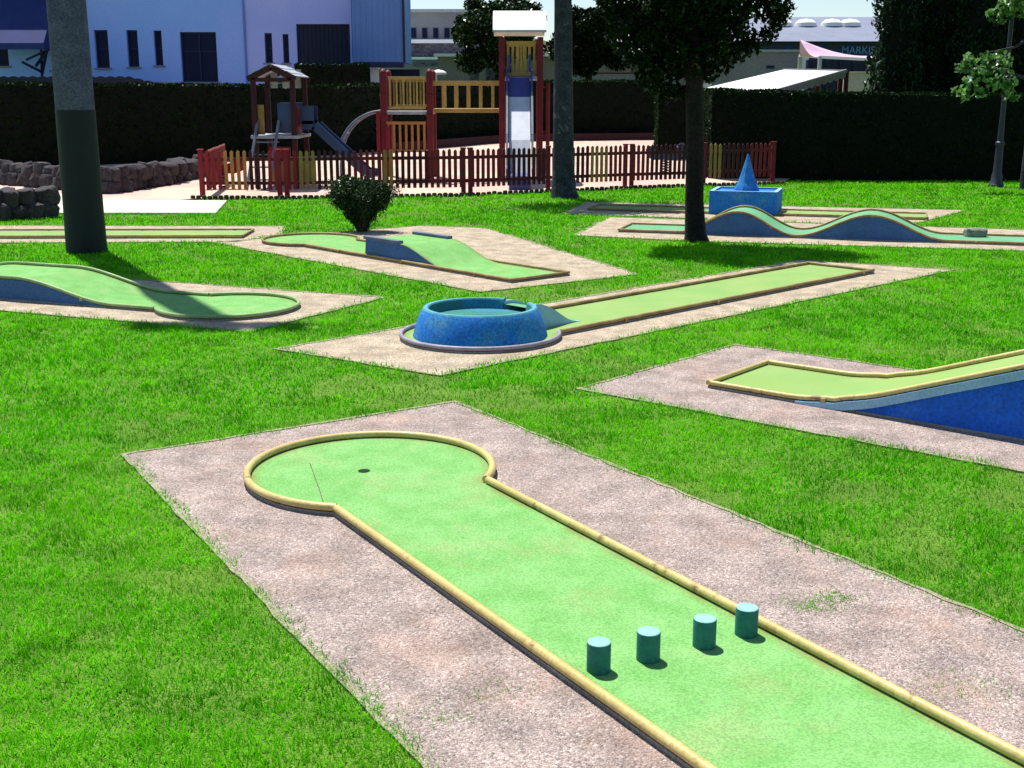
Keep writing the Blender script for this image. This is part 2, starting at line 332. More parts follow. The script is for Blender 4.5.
# ------------------------------------------------------------------ setting: ground, sand, paths, pads
b = MB(); S = 400
b.add([(-S, -S, 0), (S, -S, 0), (S, S, 0), (-S, S, 0)], [(0, 1, 2, 3)]); struct(b.build('lawn', 'soil'))
FENCE = [G(203, 198), G(284, 198), G(467, 195), G(548, 191.5), G(628, 188), G(700, 185.5), G(772, 183.5)]
FX = [p[0] for p in FENCE]; FY = [p[1] for p in FENCE]
def front(x): return float(np.interp(x, FX, FY))
def sandz(y): return .02+.46*min(max((y-29.0)/18.0, 0), 1)
# playground sand sheet, rising gently to the back
b = MB(); xs = np.linspace(-16, 9.5, 52); ts = np.linspace(0, 1, 24); vs = []
for x in xs:
    y0 = front(x)-.42 if x > FX[0]-.2 else 24.42+max(0, (-9.5-x))*.9
    if x > 6.7: y0 = 30.6
    for t in ts:
        y = y0+(50-y0)*t; vs.append((x, y, sandz(y)+random.uniform(0, .012)))
nt_ = len(ts); fs = [(i*nt_+j, (i+1)*nt_+j, (i+1)*nt_+j+1, i*nt_+j+1) for i in range(len(xs)-1) for j in range(nt_-1)]
b.add(vs, fs); struct(b.build('playground_sand', 'sand', smooth=80))
# concrete path
PATH = [G(100, 214.5), G(216, 214.5), G(227, 202), G(100, 201)]
PATH[0] = (-8.6, PATH[0][1]); PATH[3] = (-9.6, PATH[3][1])
b = MB(); b.prism(PATH, -.05, .035); b.prism([(-13.5, 27.0), (-9.5, 24.45), (-8.6, 25.2), (-12.4, 28.6)], -.05, .03)
struct(b.build('concrete_path', 'path', bevel=.01))
PADS = []
def pad(pts, m='gravel_far', ew=.035, z=.009):
    """pad slab of gravel with a thin pale concrete edging"""
    c = Vector((sum(p[0] for p in pts)/len(pts), sum(p[1] for p in pts)/len(pts)))
    P = [Vector(p) for p in pts]
    area = sum(P[i].x*P[(i+1) % len(P)].y-P[(i+1) % len(P)].x*P[i].y for i in range(len(P)))
    if area < 0: P.reverse()
    PADS.append([(p.x, p.y) for p in P])
    Q = []; rp = random.Random(len(PADS)*31+5)
    for i in range(len(P)):
        a, c = P[i], P[(i+1) % len(P)]; L_ = (c-a).length; k = max(1, int(L_/.11)); nn_ = Vector((-(c-a).y, (c-a).x)).normalized()
        for j in range(k):
            w_ = rp.uniform(-.009, .009) if 0 < j else 0
            Q.append(a.lerp(c, j/k)+nn_*w_)
    P = Q; inner = []
    n = len(P)
    for i in range(n):
        a = (P[i]-P[i-1]).normalized(); d = (P[(i+1) % n]-P[i]).normalized()
        na = Vector((-a.y, a.x)); nd = Vector((-d.y, d.x)); k = (na+nd); k = k/(1+na.dot(nd)); inner.append(P[i]+k*ew*rp.uniform(.5, 1.5))
    b = MB(); b.add([(p.x, p.y, z) for p in inner], [tuple(range(n))], 0)
    vs = [(p.x, p.y, z+.004) for p in P]+[(p.x, p.y, z+.004) for p in inner]+[(p.x, p.y, -.05) for p in P]
    b.add(vs, [(i, (i+1) % n, n+(i+1) % n, n+i) for i in range(n)]+[(i, (i+1) % n, 2*n+(i+1) % n, 2*n+i) for i in range(n)], 1)
    return struct(b.build('gravel_pad', [m, 'edge'], smooth=0))
D1 = Vector((.526, -.851)).normalized(); C1 = Vector((-.770, 6.40))-D1*.065+Vector((.851, .526))*.012
q0 = Vector(G(120, 456)); q1 = Vector(G(456, 402))
pad([tuple(q0), tuple(q1), tuple(q1+Vector((.55, -.835)).normalized()*8.5), tuple(q0+Vector((.512, -.858)).normalized()*8.5)], 'gravel', .025)
pad([G(273, 350), G(440, 377), G(955, 270.5), G(800, 260.5)])
q = [Vector(G(250, 333)), Vector(G(387, 298)), Vector(G(190, 283))]; dl = Vector((-.925, .375))
pad([tuple(q[0]+dl*5.6), tuple(q[0]), tuple(q[1]), tuple(q[2]+dl*4.4)])
pad([G(212, 243), G(480, 293), G(640, 275), G(487, 228.5), G(420, 226)])
q = [Vector(G(575, 390)), Vector(G(735, 345))]; dr = Vector((.775, -.632))
pad([tuple(q[0]), tuple(q[1]), tuple(q[1]+dr*6), tuple(q[0]+dr*6)], 'gravel', .03)
D7 = (Vector(G(950, 245.5))-Vector(G(617.5, 234))).normalized()
q = [Vector(G(572, 236)), Vector(G(608, 217.5))]
pad([tuple(q[0]), tuple(q[1]), tuple(q[1]+D7*9), G(1060, 252.5), G(700, 242)])
q = [Vector(G(560, 214)), Vector(G(585, 202.5)), Vector(G(968, 210.5)), Vector(G(905, 227))]
pad([tuple(p) for p in q])
pad([(-10.5, 19.9), (-10.5, 17.3), (-4.0, 17.55), (-3.55, 18.6), (-3.7, 19.75)])

# ------------------------------------------------------------------ minigolf lanes
SZ = .030
def frame(o, d):
    o = Vector(o); d = Vector(d).normalized(); n = Vector((-d.y, d.x))
    return lambda u, v, z: (o.x+d.x*u+n.x*v, o.y+d.y*u+n.y*v, z)
def build_lane(label, o, d, u1, prof=lambda u: 0.0, circle=None, u0=0.0, w=.45, surf='carpet', rail='rail', side='blue', sideband=None, railprof=True, r=.018, us=None, hump_w=None, hole=None, rail_end=True, z0=.018):
    P = frame(o, d)
    t = thing('minigolf_lane', (o[0], o[1], 0), label, 'minigolf lane')
    hw = hump_w or w
    uj = math.sqrt(circle**2-w*w) if circle else u0
    if us is None:
        us = list(np.arange(uj, u1, .08))+[u1]
    sl = MB(); sf = MB(); sd = MB()
    # playing surface strip
    vs = []; ed = []; fr = [-1, -.93, -.80, -.4, 0, .4, .80, .93, 1]; nv = len(fr)
    for u in us:
        z = SZ+prof(u); ww = hw if prof(u) > .012 else w
        for k in fr: vs.append(P(u, ww*k, z)); ed.append({1: 1.0, .93: .8}.get(abs(k), 0.0) if not (circle and u < uj+.01 and abs(k) < 1) else 0)
    sf.add(vs, [(i*nv+j, (i+1)*nv+j, (i+1)*nv+j+1, i*nv+j+1) for i in range(len(us)-1) for j in range(nv-1)])
    if circle:
        a0 = math.atan2(w, uj); A = np.linspace(a0, 2*math.pi-a0, 49); q = []
        for k, ee in ((1, 1.0), (.95, .8), (.85, 0)):
            q += [P(k*circle*math.cos(a), k*circle*math.sin(a), SZ) for a in A]; ed += [ee]*49
        q.append(P(0, 0, SZ)); ed.append(0)
        q += [P(uj, w*k, SZ) for k in (.80, -.80)]; ed += [0, 0]
        fs = [(j*49+i, j*49+i+1, (j+1)*49+i+1, (j+1)*49+i) for j in range(2) for i in range(48)]+[(98+i, 98+i+1, 147) for i in range(48)]
        fs += [(147, 98+48, 149), (147, 148, 98), (147, 149, 148), (98, 148, 49), (49, 148, 0), (98+48, 49+48, 149), (49+48, 48, 149)]
        sf.add(q, fs)
        sl.prism([(p[0], p[1]) for p in [P((circle+.01)*math.cos(a), (circle+.01)*math.sin(a), 0) for a in A]], .003, SZ-.004)
    sl.prism([P(uj, -w-.01, 0)[:2], P(u1+.01, -w-.01, 0)[:2], P(u1+.01, w+.01, 0)[:2], P(uj, w+.01, 0)[:2]], .003, SZ-.004)
    sl.build('base_slab', 'concrete', t, smooth=0)
    so_ = sf.build('playing_surface', surf, t, smooth=50, weld=False)
    at = so_.data.attributes.new('edge', 'FLOAT', 'POINT'); at.data.foreach_set('value', ed)
    # painted side walls where the lane rises
    hu = [u for u in us if prof(u) > .004]
    if hu:
        for s_ in (-1, 1):
            sd = MB(); bd = MB()
            for i in range(len(us)-1):
                a, c = us[i], us[i+1]
                if max(prof(a), prof(c)) < .004:
                    if sd.v: sd.build('side_wall', side, t, smooth=40); sd = MB()
                    continue
                za, zc = SZ+prof(a), SZ+prof(c); v0 = s_*(hw+.004); v1 = s_*(hw-.06)
                q = [P(a, v0, .005), P(c, v0, .005), P(c, v0, zc-.004), P(a, v0, za-.004), P(a, v1, za-.004), P(c, v1, zc-.004), P(a, v1, .005), P(c, v1, .005)]
                o_ = len(sd.v); sd.add(q, [(0, 1, 2, 3), (3, 2, 5, 4)], 0)
                if sideband:
                    va, vb = s_*(hw-.02), s_*(hw+.03); ha = min(sideband, za-.008); hc = min(sideband, zc-.008)
                    bd.add([P(a, va, za-.006), P(c, va, zc-.006), P(c, vb, zc-.006), P(a, vb, za-.006), P(a, vb, za-ha), P(c, vb, zc-hc), P(a, va, za-ha), P(c, va, zc-hc)],
                           [(0, 1, 2, 3), (3, 2, 5, 4), (4, 5, 7, 6)])
            if sd.v: sd.build('side_wall', side, t, smooth=40)
            if bd.v: bd.build('edge_band', 'bluepale', t, smooth=40)
    rz = lambda u: SZ+z0+(prof(u) if railprof else 0)
    for s_ in (-1, 1):
        rl = MB(); pts = [P(uj+.02, s_*w, rz(uj))]+[P(u, s_*w, rz(u)) for u in us if uj+.05 < u < u1-.03]+[P(u1, s_*w, rz(u1))]
        rl.tube(pts, r, 14)
        for u in np.arange(uj+.9, u1, 1.45) if r < .02 else (): # clamp saddles
            rl.box(P(u, s_*(w+r*.6), max(rz(u)-.012, .02)), (.035, .035, .03), math.atan2(d[1], d[0]))
        rl.build('side_rail', rail, t)
    if circle:
        rl = MB(); a0 = math.atan2(w, uj)-.03; A = np.linspace(a0+.02, 2*math.pi-a0-.02, 57)
        rl.tube([P(circle*math.cos(a), circle*math.sin(a), SZ+z0) for a in A], r*1.02, 14); rl.build('end_rail', rail, t)
    else:
        rl = MB(); rl.tube([P(u0, -w-.01, rz(u0)), P(u0, w+.01, rz(u0))], r*1.01, 14); rl.build('end_rail', rail, t)
    if rail_end:
        rl = MB(); rl.tube([P(u1, -w-.01, rz(u1)), P(u1, w+.01, rz(u1))], r*1.01, 14); rl.build('end_rail', rail, t)
    if hole:
        h = MB(); c = P(hole[0], hole[1], SZ+.002); h.add([(c[0]+.034*math.cos(k*math.pi/12), c[1]+.034*math.sin(k*math.pi/12), c[2]) for k in range(24)], [tuple(range(24))])
        h.build('hole', 'black', t, smooth=0)
    return t, P
def smooth_(x): x = min(max(x, 0), 1); return x*x*(3-2*x)
# front lane with four posts
hp = Vector(G(364, 471, SZ))-C1; nn = Vector((-D1.y, D1.x))
lane1, P1 = build_lane('large front green lane with yellow rails, black hole and four teal posts', tuple(C1), tuple(D1), 5.5, circle=.685, w=.446, hole=(hp.dot(D1), hp.dot(nn)), r=.0205, z0=.020)
# lane with blue drum
C2 = (-.28, 10.42); D2 = (.712, .702)
lane2, P2 = build_lane('long yellowish green lane ending in a blue truncated drum', C2, D2, 6.05, circle=.70, surf='carpet_y', rail='rail_b')
for ch in list(lane2.children):
    if ch.name.startswith('end_rail') and len(ch.data.vertices) > 200: ch.data.materials.clear(); ch.data.materials.append(M['rail_p'])
def drum():
    seg = 64; ga = math.atan2(D2[1], D2[0]); gap = math.radians(19); H_ = .285
    A = np.linspace(ga+gap, ga+2*math.pi-gap, seg)
    prof = [(.595, SZ), (.578, .10), (.535, .22), (.505, H_-.012), (.495, H_), (.465, H_), (.455, H_-.012), (.43, .11)]
    b = MB(); k = len(prof); vs = [(C2[0]+r*math.cos(a), C2[1]+r*math.sin(a), z) for a in A for r, z in prof]; b.v += vs
    for i in range(seg-1):
        for j in range(k-1):
            b.f.append((i*k+j, (i+1)*k+j, (i+1)*k+j+1, i*k+j+1)); b.m.append(0 if j < 3 else (2 if j < 6 else 1))
    for i in (0, seg-1):
        b.f.append(tuple(i*k+j for j in range(k))); b.m.append(1)
    b.build('drum_wall', ['blue', 'tealin', 'drumrim'], lane2, smooth=40)
    f = MB(); f.add([(C2[0]+.45*math.cos(t), C2[1]+.45*math.sin(t), .115) for t in np.linspace(0, 2*math.pi, 48, endpoint=False)], [tuple(range(48))]); f.v = [(x, y, .19) for x, y, z in f.v]; f.build('drum_floor', 'tealin', lane2, smooth=0)
    r = MB(); us = np.linspace(.44, 1.12, 14); z = lambda u: SZ+.004+.20*smooth_((1.12-u)/.62)
    for u, v in zip(us[:-1], us[1:]):
        for s in (-1, 1):
            r.add([P2(u, s*.15, SZ), P2(v, s*.15, SZ), P2(v, s*.15, z(v)), P2(u, s*.15, z(u))], [(0, 1, 2, 3)], 1)
            r.add([P2(u, s*.15, z(u)), P2(v, s*.15, z(v)), P2(v, s*.15, z(v)+.03*smooth_((1.0-v)/.3)), P2(u, s*.15, z(u)+.03*smooth_((1.0-u)/.3)), P2(u, s*.18, z(u)+.03*smooth_((1.0-u)/.3)), P2(v, s*.18, z(v)+.03*smooth_((1.0-v)/.3)), P2(u, s*.18, SZ), P2(v, s*.18, SZ)], [(0, 1, 2, 3), (3, 2, 5, 4), (4, 5, 7, 6)], 1)
        r.add([P2(u, -.15, z(u)), P2(v, -.15, z(v)), P2(v, .15, z(v)), P2(u, .15, z(u))], [(0, 1, 2, 3)], 0)
    r.build('ramp', ['carpet_t', 'bluepale'], lane2, smooth=40)
drum()
# humped lane at the left edge
pr3 = lambda u: .205*smooth_((u-1.05)/1.25) if u < 3.0 else .205*smooth_((4.4-u)/1.3)
build_lane('green humped lane with blue side and round end beside the thick grey post', (-2.85, 11.9), (-.925, .375), 5.4, pr3, circle=.70, rail='rail_g', side='blue_g', r=.018)
# lane with a bridge block
C4 = Vector((-2.95, 17.62)); E4 = Vector((.335, 13.87)); D4 = (E4-C4).normalized(); L4 = (E4-C4).length
BH = .225
def pr4(u):
    if u < 2.05: return 0.0
    if u < 2.80: return BH
    return BH*(1-smooth_((u-2.80)/.95))
us4 = sorted(list(np.arange(.536, L4, .08))+[2.0495, 2.0505, 2.80, L4])
lane4, P4 = build_lane('green lane with a grey blue bridge block in front of the dark shrub', tuple(C4), tuple(D4), L4, pr4, circle=.70, rail='rail_b', side='blue_g', railprof=False, us=us4, hump_w=.43, r=.016)
b = MB()
for s in (-1, 1):
    b = MB(); b.bar(P4(2.01, s*.40, SZ+BH+.018), P4(2.78, s*.40, SZ+BH+.018), .09, .04); b.build('bridge_kerb', 'kerbgrey', lane4, bevel=.006)

b = MB(); b.add([P4(2.046, -.43, .005), P4(2.046, .43, .005), P4(2.046, .43, SZ+BH), P4(2.046, -.43, SZ+BH)], [(0, 1, 2, 3)]); b.build('bridge_end', 'blue_g', lane4, smooth=0)
# ramp lane at the right edge
pr6 = lambda u: .36*max(0, u-.98)+(.03*math.exp(-((u-.98)/.18)**2))
a6 = Vector(G(708, 382, .05)); c6 = Vector(G(768, 361.5, .05)); o6 = (a6+c6)/2; D6 = (.775, -.632)
build_lane('green ramp lane with deep blue side and yellow rails rising to the right', tuple(o6), D6, 4.2, pr6, surf='carpet_y', side='blue_d', sideband=.065, w=(a6-c6).length/2, us=sorted(list(np.arange(0, 4.2, .07))+[4.2]), r=.018)
# double wave lane
a7 = Vector(G(617.5, 234)); c7 = Vector(G(632.6, 225)); o7 = (a7+c7)/2
def pr7(u):
    if .95 < u < 2.72: return .165*(1-math.cos((u-.95)/1.77*2*math.pi))
    if 2.72 <= u < 4.85: return .165*(1-math.cos((u-2.72)/2.13*2*math.pi))
    return 0.0
build_lane('green double wave lane with blue sides behind the dark trunk', tuple(o7), tuple(D7), 6.3, pr7, surf='carpet_t', side='blue_g', rail='rail_b', w=.50, r=.016)
# lane with blue basin and cone
o8 = (Vector(G(588, 212))+Vector(G(598, 206)))/2; D8 = Vector((.955, -.297)).normalized()
lane8, P8 = build_lane('farthest green lane with a blue basin and a blue cone on it', tuple(o8), tuple(D8), 6.0, surf='carpet_y', rail='rail_b', r=.015)
cc = Vector(G(741, 212)); uc = (cc-o8).dot(D8)+.1; vc = .06
b = MB(); hw_, hl, H8, wt = .54, .60, .43, .07
def boxring(b, z0, z1, inn):
    pass
out = [P8(uc-hl, vc-hw_, 0), P8(uc+hl, vc-hw_, 0), P8(uc+hl, vc+hw_, 0), P8(uc-hl, vc+hw_, 0)]
inn = [P8(uc-hl+wt, vc-hw_+wt, 0), P8(uc+hl-wt, vc-hw_+wt, 0), P8(uc+hl-wt, vc+hw_-wt, 0), P8(uc-hl+wt, vc+hw_-wt, 0)]
z_ = lambda L, z: [(p[0], p[1], z) for p in L]
b.add(z_(out, SZ)+z_(out, H8)+z_(inn, H8)+z_(inn, H8-.03), [(i, (i+1) % 4, 4+(i+1) % 4, 4+i) for i in range(4)]+[(8+i, 8+(i+1) % 4, 12+(i+1) % 4, 12+i) for i in range(4)], 0)
b.add(z_(out, H8)+z_(inn, H8), [(i, (i+1) % 4, 4+(i+1) % 4, 4+i) for i in range(4)], 1); b.add(z_(inn, H8-.03), [(0, 1, 2, 3)], 0)
b.build('basin', ['blue', 'bluepale'], lane8, smooth=0)
b = MB(); c = P8(uc+.0, vc, 0); b.lathe((c[0], c[1], 0), [(.235, H8-.03), (.215, H8+.03), (.178, H8+.10), (.160, H8+.13), (.125, H8+.25), (.112, H8+.29), (.080, H8+.40), (.066, H8+.44), (.040, H8+.54), (.016, H8+.62), (.008, H8+.63)], 9)
b.build('cone', 'blue', lane8)
# flat lane far left
build_lane('flat pale green lane behind the thick grey post', (-9.6, 18.35), (.9995, .02), 5.55, surf='carpet_y', rail='rail_b', r=.014)

# four teal posts on the front lane
pp = [(598.5, 673), (648, 662), (704, 648.5), (746, 637)]
lbl = ['teal cylindrical post on the front green lane, closest to its left yellow rail', 'teal cylindrical post on the front green lane, second from the left yellow rail',
       'teal cylindrical post on the front green lane, third from the left yellow rail', 'teal cylindrical post on the front green lane, standing against the right yellow rail']
b = MB(); b.lathe((0, 0, 0), [(.0445, 0), (.0445, .108), (.043, .1125), (.040, .1145), (.002, .1155)], 32, mis=[0, 0, 1, 1, 1])
post0 = None
for (x, y), l in zip(pp, lbl):
    g = G(x, y-3, SZ)
    if post0 is None:
        post0 = b.build('obstacle_post', ['tealpost', 'tealtop'], smooth=30); o = post0
    else:
        o = post0.copy(); COL.objects.link(o)
    o.location = (g[0], g[1], SZ); tag(o, l, 'obstacle post', 'teal posts across the front lane')
# thin twig on the carpet
b = MB(); p = [G(310, 463, SZ+.004), G(314, 474, SZ+.006), G(319, 488, SZ+.005), G(324, 503, SZ+.01)]
b.tube([(x, y, SZ+.003) for x, y in p], .0019, 5); tag(b.build('twig', 'stem'), 'thin dark twig lying on the round end of the front green lane', 'twig')

# ------------------------------------------------------------------ the thick post
g = G(87, 252); t = thing('utility_post', (g[0], g[1], 0), 'thick tall grey concrete post with dark green painted base', 'post')
zb = VZ(110, g[1]); b = MB(); b.lathe((g[0], g[1], 0), [(.285, -.1), (.272, 0.0), (.262, .6), (.256, zb)], 40); b.build('painted_base', 'polegreen', t)
b = MB(); b.lathe((g[0], g[1], 0), [(.251, zb-.02), (.247, 3.5), (.235, 6.5), (.205, 14.0)], 40); b.build('shaft', 'polegrey', t)
b = MB()
for k in range(3): b.box((g[0]+(k-1)*.55, g[1], 14.0+.25), (.45, .3, .5)); 
b.bar((g[0]-.9, g[1], 13.9), (g[0]+.9, g[1], 13.9), .1, .1); b.build('shadow_head', 'lampgrey', t, bevel=.02)  # unseen head, added only to cast the wide end of the shadow

# ------------------------------------------------------------------ trees and plants
def tree(name, base, label, cat, trunk_pts, radii, limbs, clumps, rad, per, size, leaf, bark, group=None, aspect=.6):
    t = thing(name, (base[0], base[1], 0), label, cat, group)
    b = MB()
    tp = [(base[0]+p[0], base[1]+p[1], p[2]) for p in trunk_pts]
    b.tube(tp, radii, 14)
    top = tp[-1]
    for l in limbs:
        s = tp[l[0]]; e = (base[0]+l[1][0], base[1]+l[1][1], l[1][2])
        mid = tuple((a+c)/2+random.uniform(-.1, .1) for a, c in zip(s, e)); b.tube([s, mid, e], [l[2], l[2]*.65, l[2]*.25], 8)
    # roughen
    b.v = [(x+random.uniform(-.008, .008), y+random.uniform(-.008, .008), z) for x, y, z in b.v]
    b.build('trunk', bark, t, smooth=60)
    cl = [(base[0]+c[0], base[1]+c[1], c[2]) for c in clumps]
    leaf_object('crown', in_clumps(cl, rad, per), size, leaf, t, aspect)
    return t
def blob(n, cx, cy, cz, rx, ry, rz, rmin, rmax, shell=.5):
    out = []; rad = []
    while len(out) < n:
        d = np.array([random.gauss(0, 1) for _ in range(3)]); d /= np.linalg.norm(d); k = random.uniform(shell, 1)
        out.append((cx+d[0]*rx*k, cy+d[1]*ry*k, cz+d[2]*rz*k)); rad.append(random.uniform(rmin, rmax))
    return out, rad
g = G(695, 242)
cl, rd = blob(60, -.3, .15, 4.35, 1.45, .95, 1.35, .28, .52, .3)
for (px, py, r_) in [(640, 62, .2), (648, 74, .22), (660, 84, .2), (668, 70, .28), (676, 92, .17), (655, 58, .28), (628, 48, .24), (640, 40, .3), (722, 62, .22), (737, 52, .22), (752, 44, .2), (768, 36, .16), (706, 72, .22), (716, 48, .32), (622, 34, .26), (690, 60, .35), (664, 98, .1), (650, 88, .12)]:
    v = V(px, py, g[1]+random.uniform(-.35, .35)); cl.append((v[0]-g[0], v[1]-g[1], v[2])); rd.append(r_)
cl += [(-.6, .1, 2.75), (.5, 0, 2.95), (-.35, -.2, 2.7), (.15, .1, 2.85), (1.15, 0, 3.25), (1.0, 0, 3.1), (-1.0, -.1, 3.05), (-.75, -.3, 2.85), (-1.15, .1, 3.3), (-.5, 0, 3.1), (.45, -.1, 3.2), (.75, 0, 3.35), (.2, -.2, 3.05), (-.1, .2, 2.95), (-.3, -.3, 3.3), (.95, .1, 3.5), (-.05, -.35, 3.4), (.35, .2, 3.5), (1.0, -.2, 3.3)]
rd += [.22, .25, .2, .3, .16, .2, .25, .22, .3, .4, .3, .28, .35, .4, .45, .2, .45, .4, .22]
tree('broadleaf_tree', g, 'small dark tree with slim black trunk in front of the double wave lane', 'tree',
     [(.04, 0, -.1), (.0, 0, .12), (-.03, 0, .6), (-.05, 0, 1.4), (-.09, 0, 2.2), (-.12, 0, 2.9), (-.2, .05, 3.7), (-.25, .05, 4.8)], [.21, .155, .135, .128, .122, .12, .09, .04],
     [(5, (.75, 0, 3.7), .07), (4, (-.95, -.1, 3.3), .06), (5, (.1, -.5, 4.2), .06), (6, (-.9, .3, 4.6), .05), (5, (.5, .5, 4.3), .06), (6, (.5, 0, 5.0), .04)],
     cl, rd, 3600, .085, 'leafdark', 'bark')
g = G(563, 198)
cl, rd = blob(60, -.55, .1, 6.4, 1.7, 1.5, 1.5, .35, .6, .3)
tree('plane_tree', g, 'tall tree with straight mottled grey trunk standing at the picket fence', 'tree',
     [(.05, 0, -.1), (.02, 0, .12), (.0, 0, .6), (-.01, 0, 1.6), (-.02, 0, 2.8), (-.03, 0, 3.8), (-.1, 0, 5.2), (-.2, 0, 6.6)], [.36, .27, .225, .205, .19, .18, .13, .06],
     [(5, (-1.2, 0, 5.6), .09), (5, (1.0, .2, 5.4), .09), (6, (-.4, -.8, 6.6), .06), (6, (.3, .9, 6.8), .06)],
     cl, rd, 900, .12, ['leafdark', 'leafmid'], 'barkgrey')
# trees behind the far hedge
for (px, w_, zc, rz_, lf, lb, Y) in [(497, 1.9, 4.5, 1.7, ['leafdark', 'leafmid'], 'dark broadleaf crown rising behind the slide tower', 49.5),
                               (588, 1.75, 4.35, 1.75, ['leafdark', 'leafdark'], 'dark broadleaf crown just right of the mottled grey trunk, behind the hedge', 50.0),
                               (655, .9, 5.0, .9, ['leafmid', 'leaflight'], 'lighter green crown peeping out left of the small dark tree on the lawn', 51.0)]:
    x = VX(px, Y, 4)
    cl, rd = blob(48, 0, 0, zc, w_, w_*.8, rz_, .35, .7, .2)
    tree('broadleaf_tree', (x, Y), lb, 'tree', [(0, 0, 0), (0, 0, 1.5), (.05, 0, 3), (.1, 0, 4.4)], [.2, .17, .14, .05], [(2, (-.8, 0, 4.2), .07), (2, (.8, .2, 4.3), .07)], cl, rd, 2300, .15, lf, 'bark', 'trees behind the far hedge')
# cypresses behind the right hedge
for (px, Y, wd, lb) in [(898, 34.0, .70, 'tall dark cypress nearest the cream wall behind the right hedge'), (932, 34.4, .62, 'tall dark cypress in the middle of the three behind the right hedge'), (972, 34.0, .80, 'tall dark cypress behind the leafy branch and lamp post'), (1016, 34.3, .8, 'tall dark cypress at the far right end of the hedge')]:
    x = VX(px, Y, 3); n = 8500
    z = rng.random(n)**1.1*7.6+.4; R = wd*np.minimum(1, (8.0-z)/3.2)**.7*(1+.18*np.sin(z*3.1+px)+.12*np.sin(z*7+px*2)); a = rng.random(n)*2*math.pi
    lob = 1+.16*np.sin(a*5+px+z*.8)+.1*np.sin(a*9-z*2); rr = R*lob*(rng.random(n)**.3)
    P = np.c_[x+rr*np.cos(a), Y+rr*np.sin(a), z]
    t = thing('cypress_tree', (x, Y, 0), lb, 'tree', 'cypresses behind the right hedge')
    b = MB(); b.tube([(x, Y, 0), (x, Y, 3), (x, Y, 7)], [.14, .1, .03], 8); b.build('trunk', 'bark', t)
    b = MB(); b.lathe((x, Y, 0), [(wd*.55, .4), (wd*.72, 2), (wd*.72, 5), (wd*.3, 7.2), (.02, 7.7)], 12); c_ = b.build('inner_foliage', 'hedgecore', t)
    leaf_object('crown', P, .17, 'leafcyp', t, .38, up=1.3)
# light leafed tree at the right edge
Y = 27.6; x = VX(1040, Y, 3); q = V(970, 75, Y)
cl, rd = blob(26, .1, 0, 4.2, 1.2, .9, .8, .25, .45, .3)
for (px, py, r_) in [(962, 66, .2), (970, 62, .24), (975, 76, .25), (968, 84, .2), (960, 90, .16), (978, 92, .18), (985, 70, .22), (992, 84, .2), (966, 97, .13), (985, 58, .2), (1000, 60, .3), (1005, 80, .3), (1010, 95, .22)]:
    v = V(px, py, Y-.3+random.uniform(-.2, .2)); cl.append((v[0]-x, v[1]-Y, v[2])); rd.append(r_)
tree('plane_tree', (x, Y), 'light green leafy branches hanging in front of the cypresses by the lamp post', 'tree', [(0, 0, -.1), (0, 0, 1.2), (-.05, 0, 2.4), (-.2, 0, 3.4), (-.3, 0, 4.2)], [.16, .13, .11, .09, .04],
     [(2, (-1.4, -.3, 2.7), .05), (3, (-1.3, -.2, 3.0), .045), (3, (.6, .2, 4.0), .05)], cl, rd, 800, .13, ['leaflight', 'leafmid'], 'barkgrey', aspect=.8)
# lamp post
g = G(996, 187); t = thing('street_lamp', (g[0], g[1], 0), 'slim dark lamp post in front of the hedge at the far right', 'street lamp')
b = MB(); b.lathe((g[0], g[1], 0), [(.17, 0), (.17, .06), (.14, .10), (.12, .28), (.10, .34), (.085, .95), (.105, .97), (.105, 1.03), (.075, 1.06), (.06, 1.6)], 16); b.build('base', 'lampgrey', t)
b = MB(); b.lathe((g[0], g[1], 0), [(.058, 1.58), (.052, 3.2), (.045, 4.9)], 14); b.build('pole', 'lampgrey', t)
b = MB(); b.lathe((g[0], g[1], 4.9), [(.05, 0), (.16, .08), (.22, .45), (.24, .47), (.05, .7), (.01, .75)], 12); b.build('lantern', 'lampgrey', t)
# shrub by the bridge lane
g = G(362, 232); t = thing('shrub', (g[0], g[1], 0), 'dark green vase shaped shrub growing behind the bridge block lane', 'shrub'); b = MB(); P = []
for k in range(44):
    a = random.uniform(0, 2*math.pi); s = random.uniform(.10, .52); hgt = random.uniform(.55, .80)-.10*abs(s*math.cos(a)+.02 < .06 and s*math.cos(a) > -.10)
    e = (g[0]+s*math.cos(a)*1.0, g[1]+s*math.sin(a)*.8, hgt)
    m_ = (g[0]+s*math.cos(a)*.42, g[1]+s*math.sin(a)*.36, hgt*.5); b.tube([(g[0]+random.uniform(-.06, .06), g[1]+random.uniform(-.06, .06), 0), m_, e], [.018, .012, .004], 5)
    for j in range(900):
        f = random.random()**.55; z0_ = f
        bx = m_[0]+(e[0]-m_[0])*(f*2-1) if f > .5 else g[0]+(m_[0]-g[0])*f*2
        by = m_[1]+(e[1]-m_[1])*(f*2-1) if f > .5 else g[1]+(m_[1]-g[1])*f*2
        sp = .03+.06*f
        P.append((bx+random.gauss(0, sp), by+random.gauss(0, sp), max(.03, hgt*f+random.gauss(0, .05))))
lob = [((g[0]-.21, g[1], .60), .27), ((g[0]+.20, g[1]+.05, .56), .26), ((g[0]-.02, g[1]-.08, .50), .22), ((g[0]-.26, g[1]+.1, .74), .15), ((g[0]+.30, g[1], .62), .17), ((g[0]-.10, g[1]+.1, .70), .16), ((g[0]+.10, g[1], .34), .16), ((g[0]-.12, g[1]-.05, .34), .16), ((g[0]+.14, g[1]-.1, .70), .14)]
P = P[::2]+[tuple(p) for p in in_clumps([c for c, k in lob], [k for c, k in lob], 70000, 1.0)]
b.build('stem', 'stem', t); leaf_object('foliage', P, .042, 'leafshrub', t, .4, up=.6)

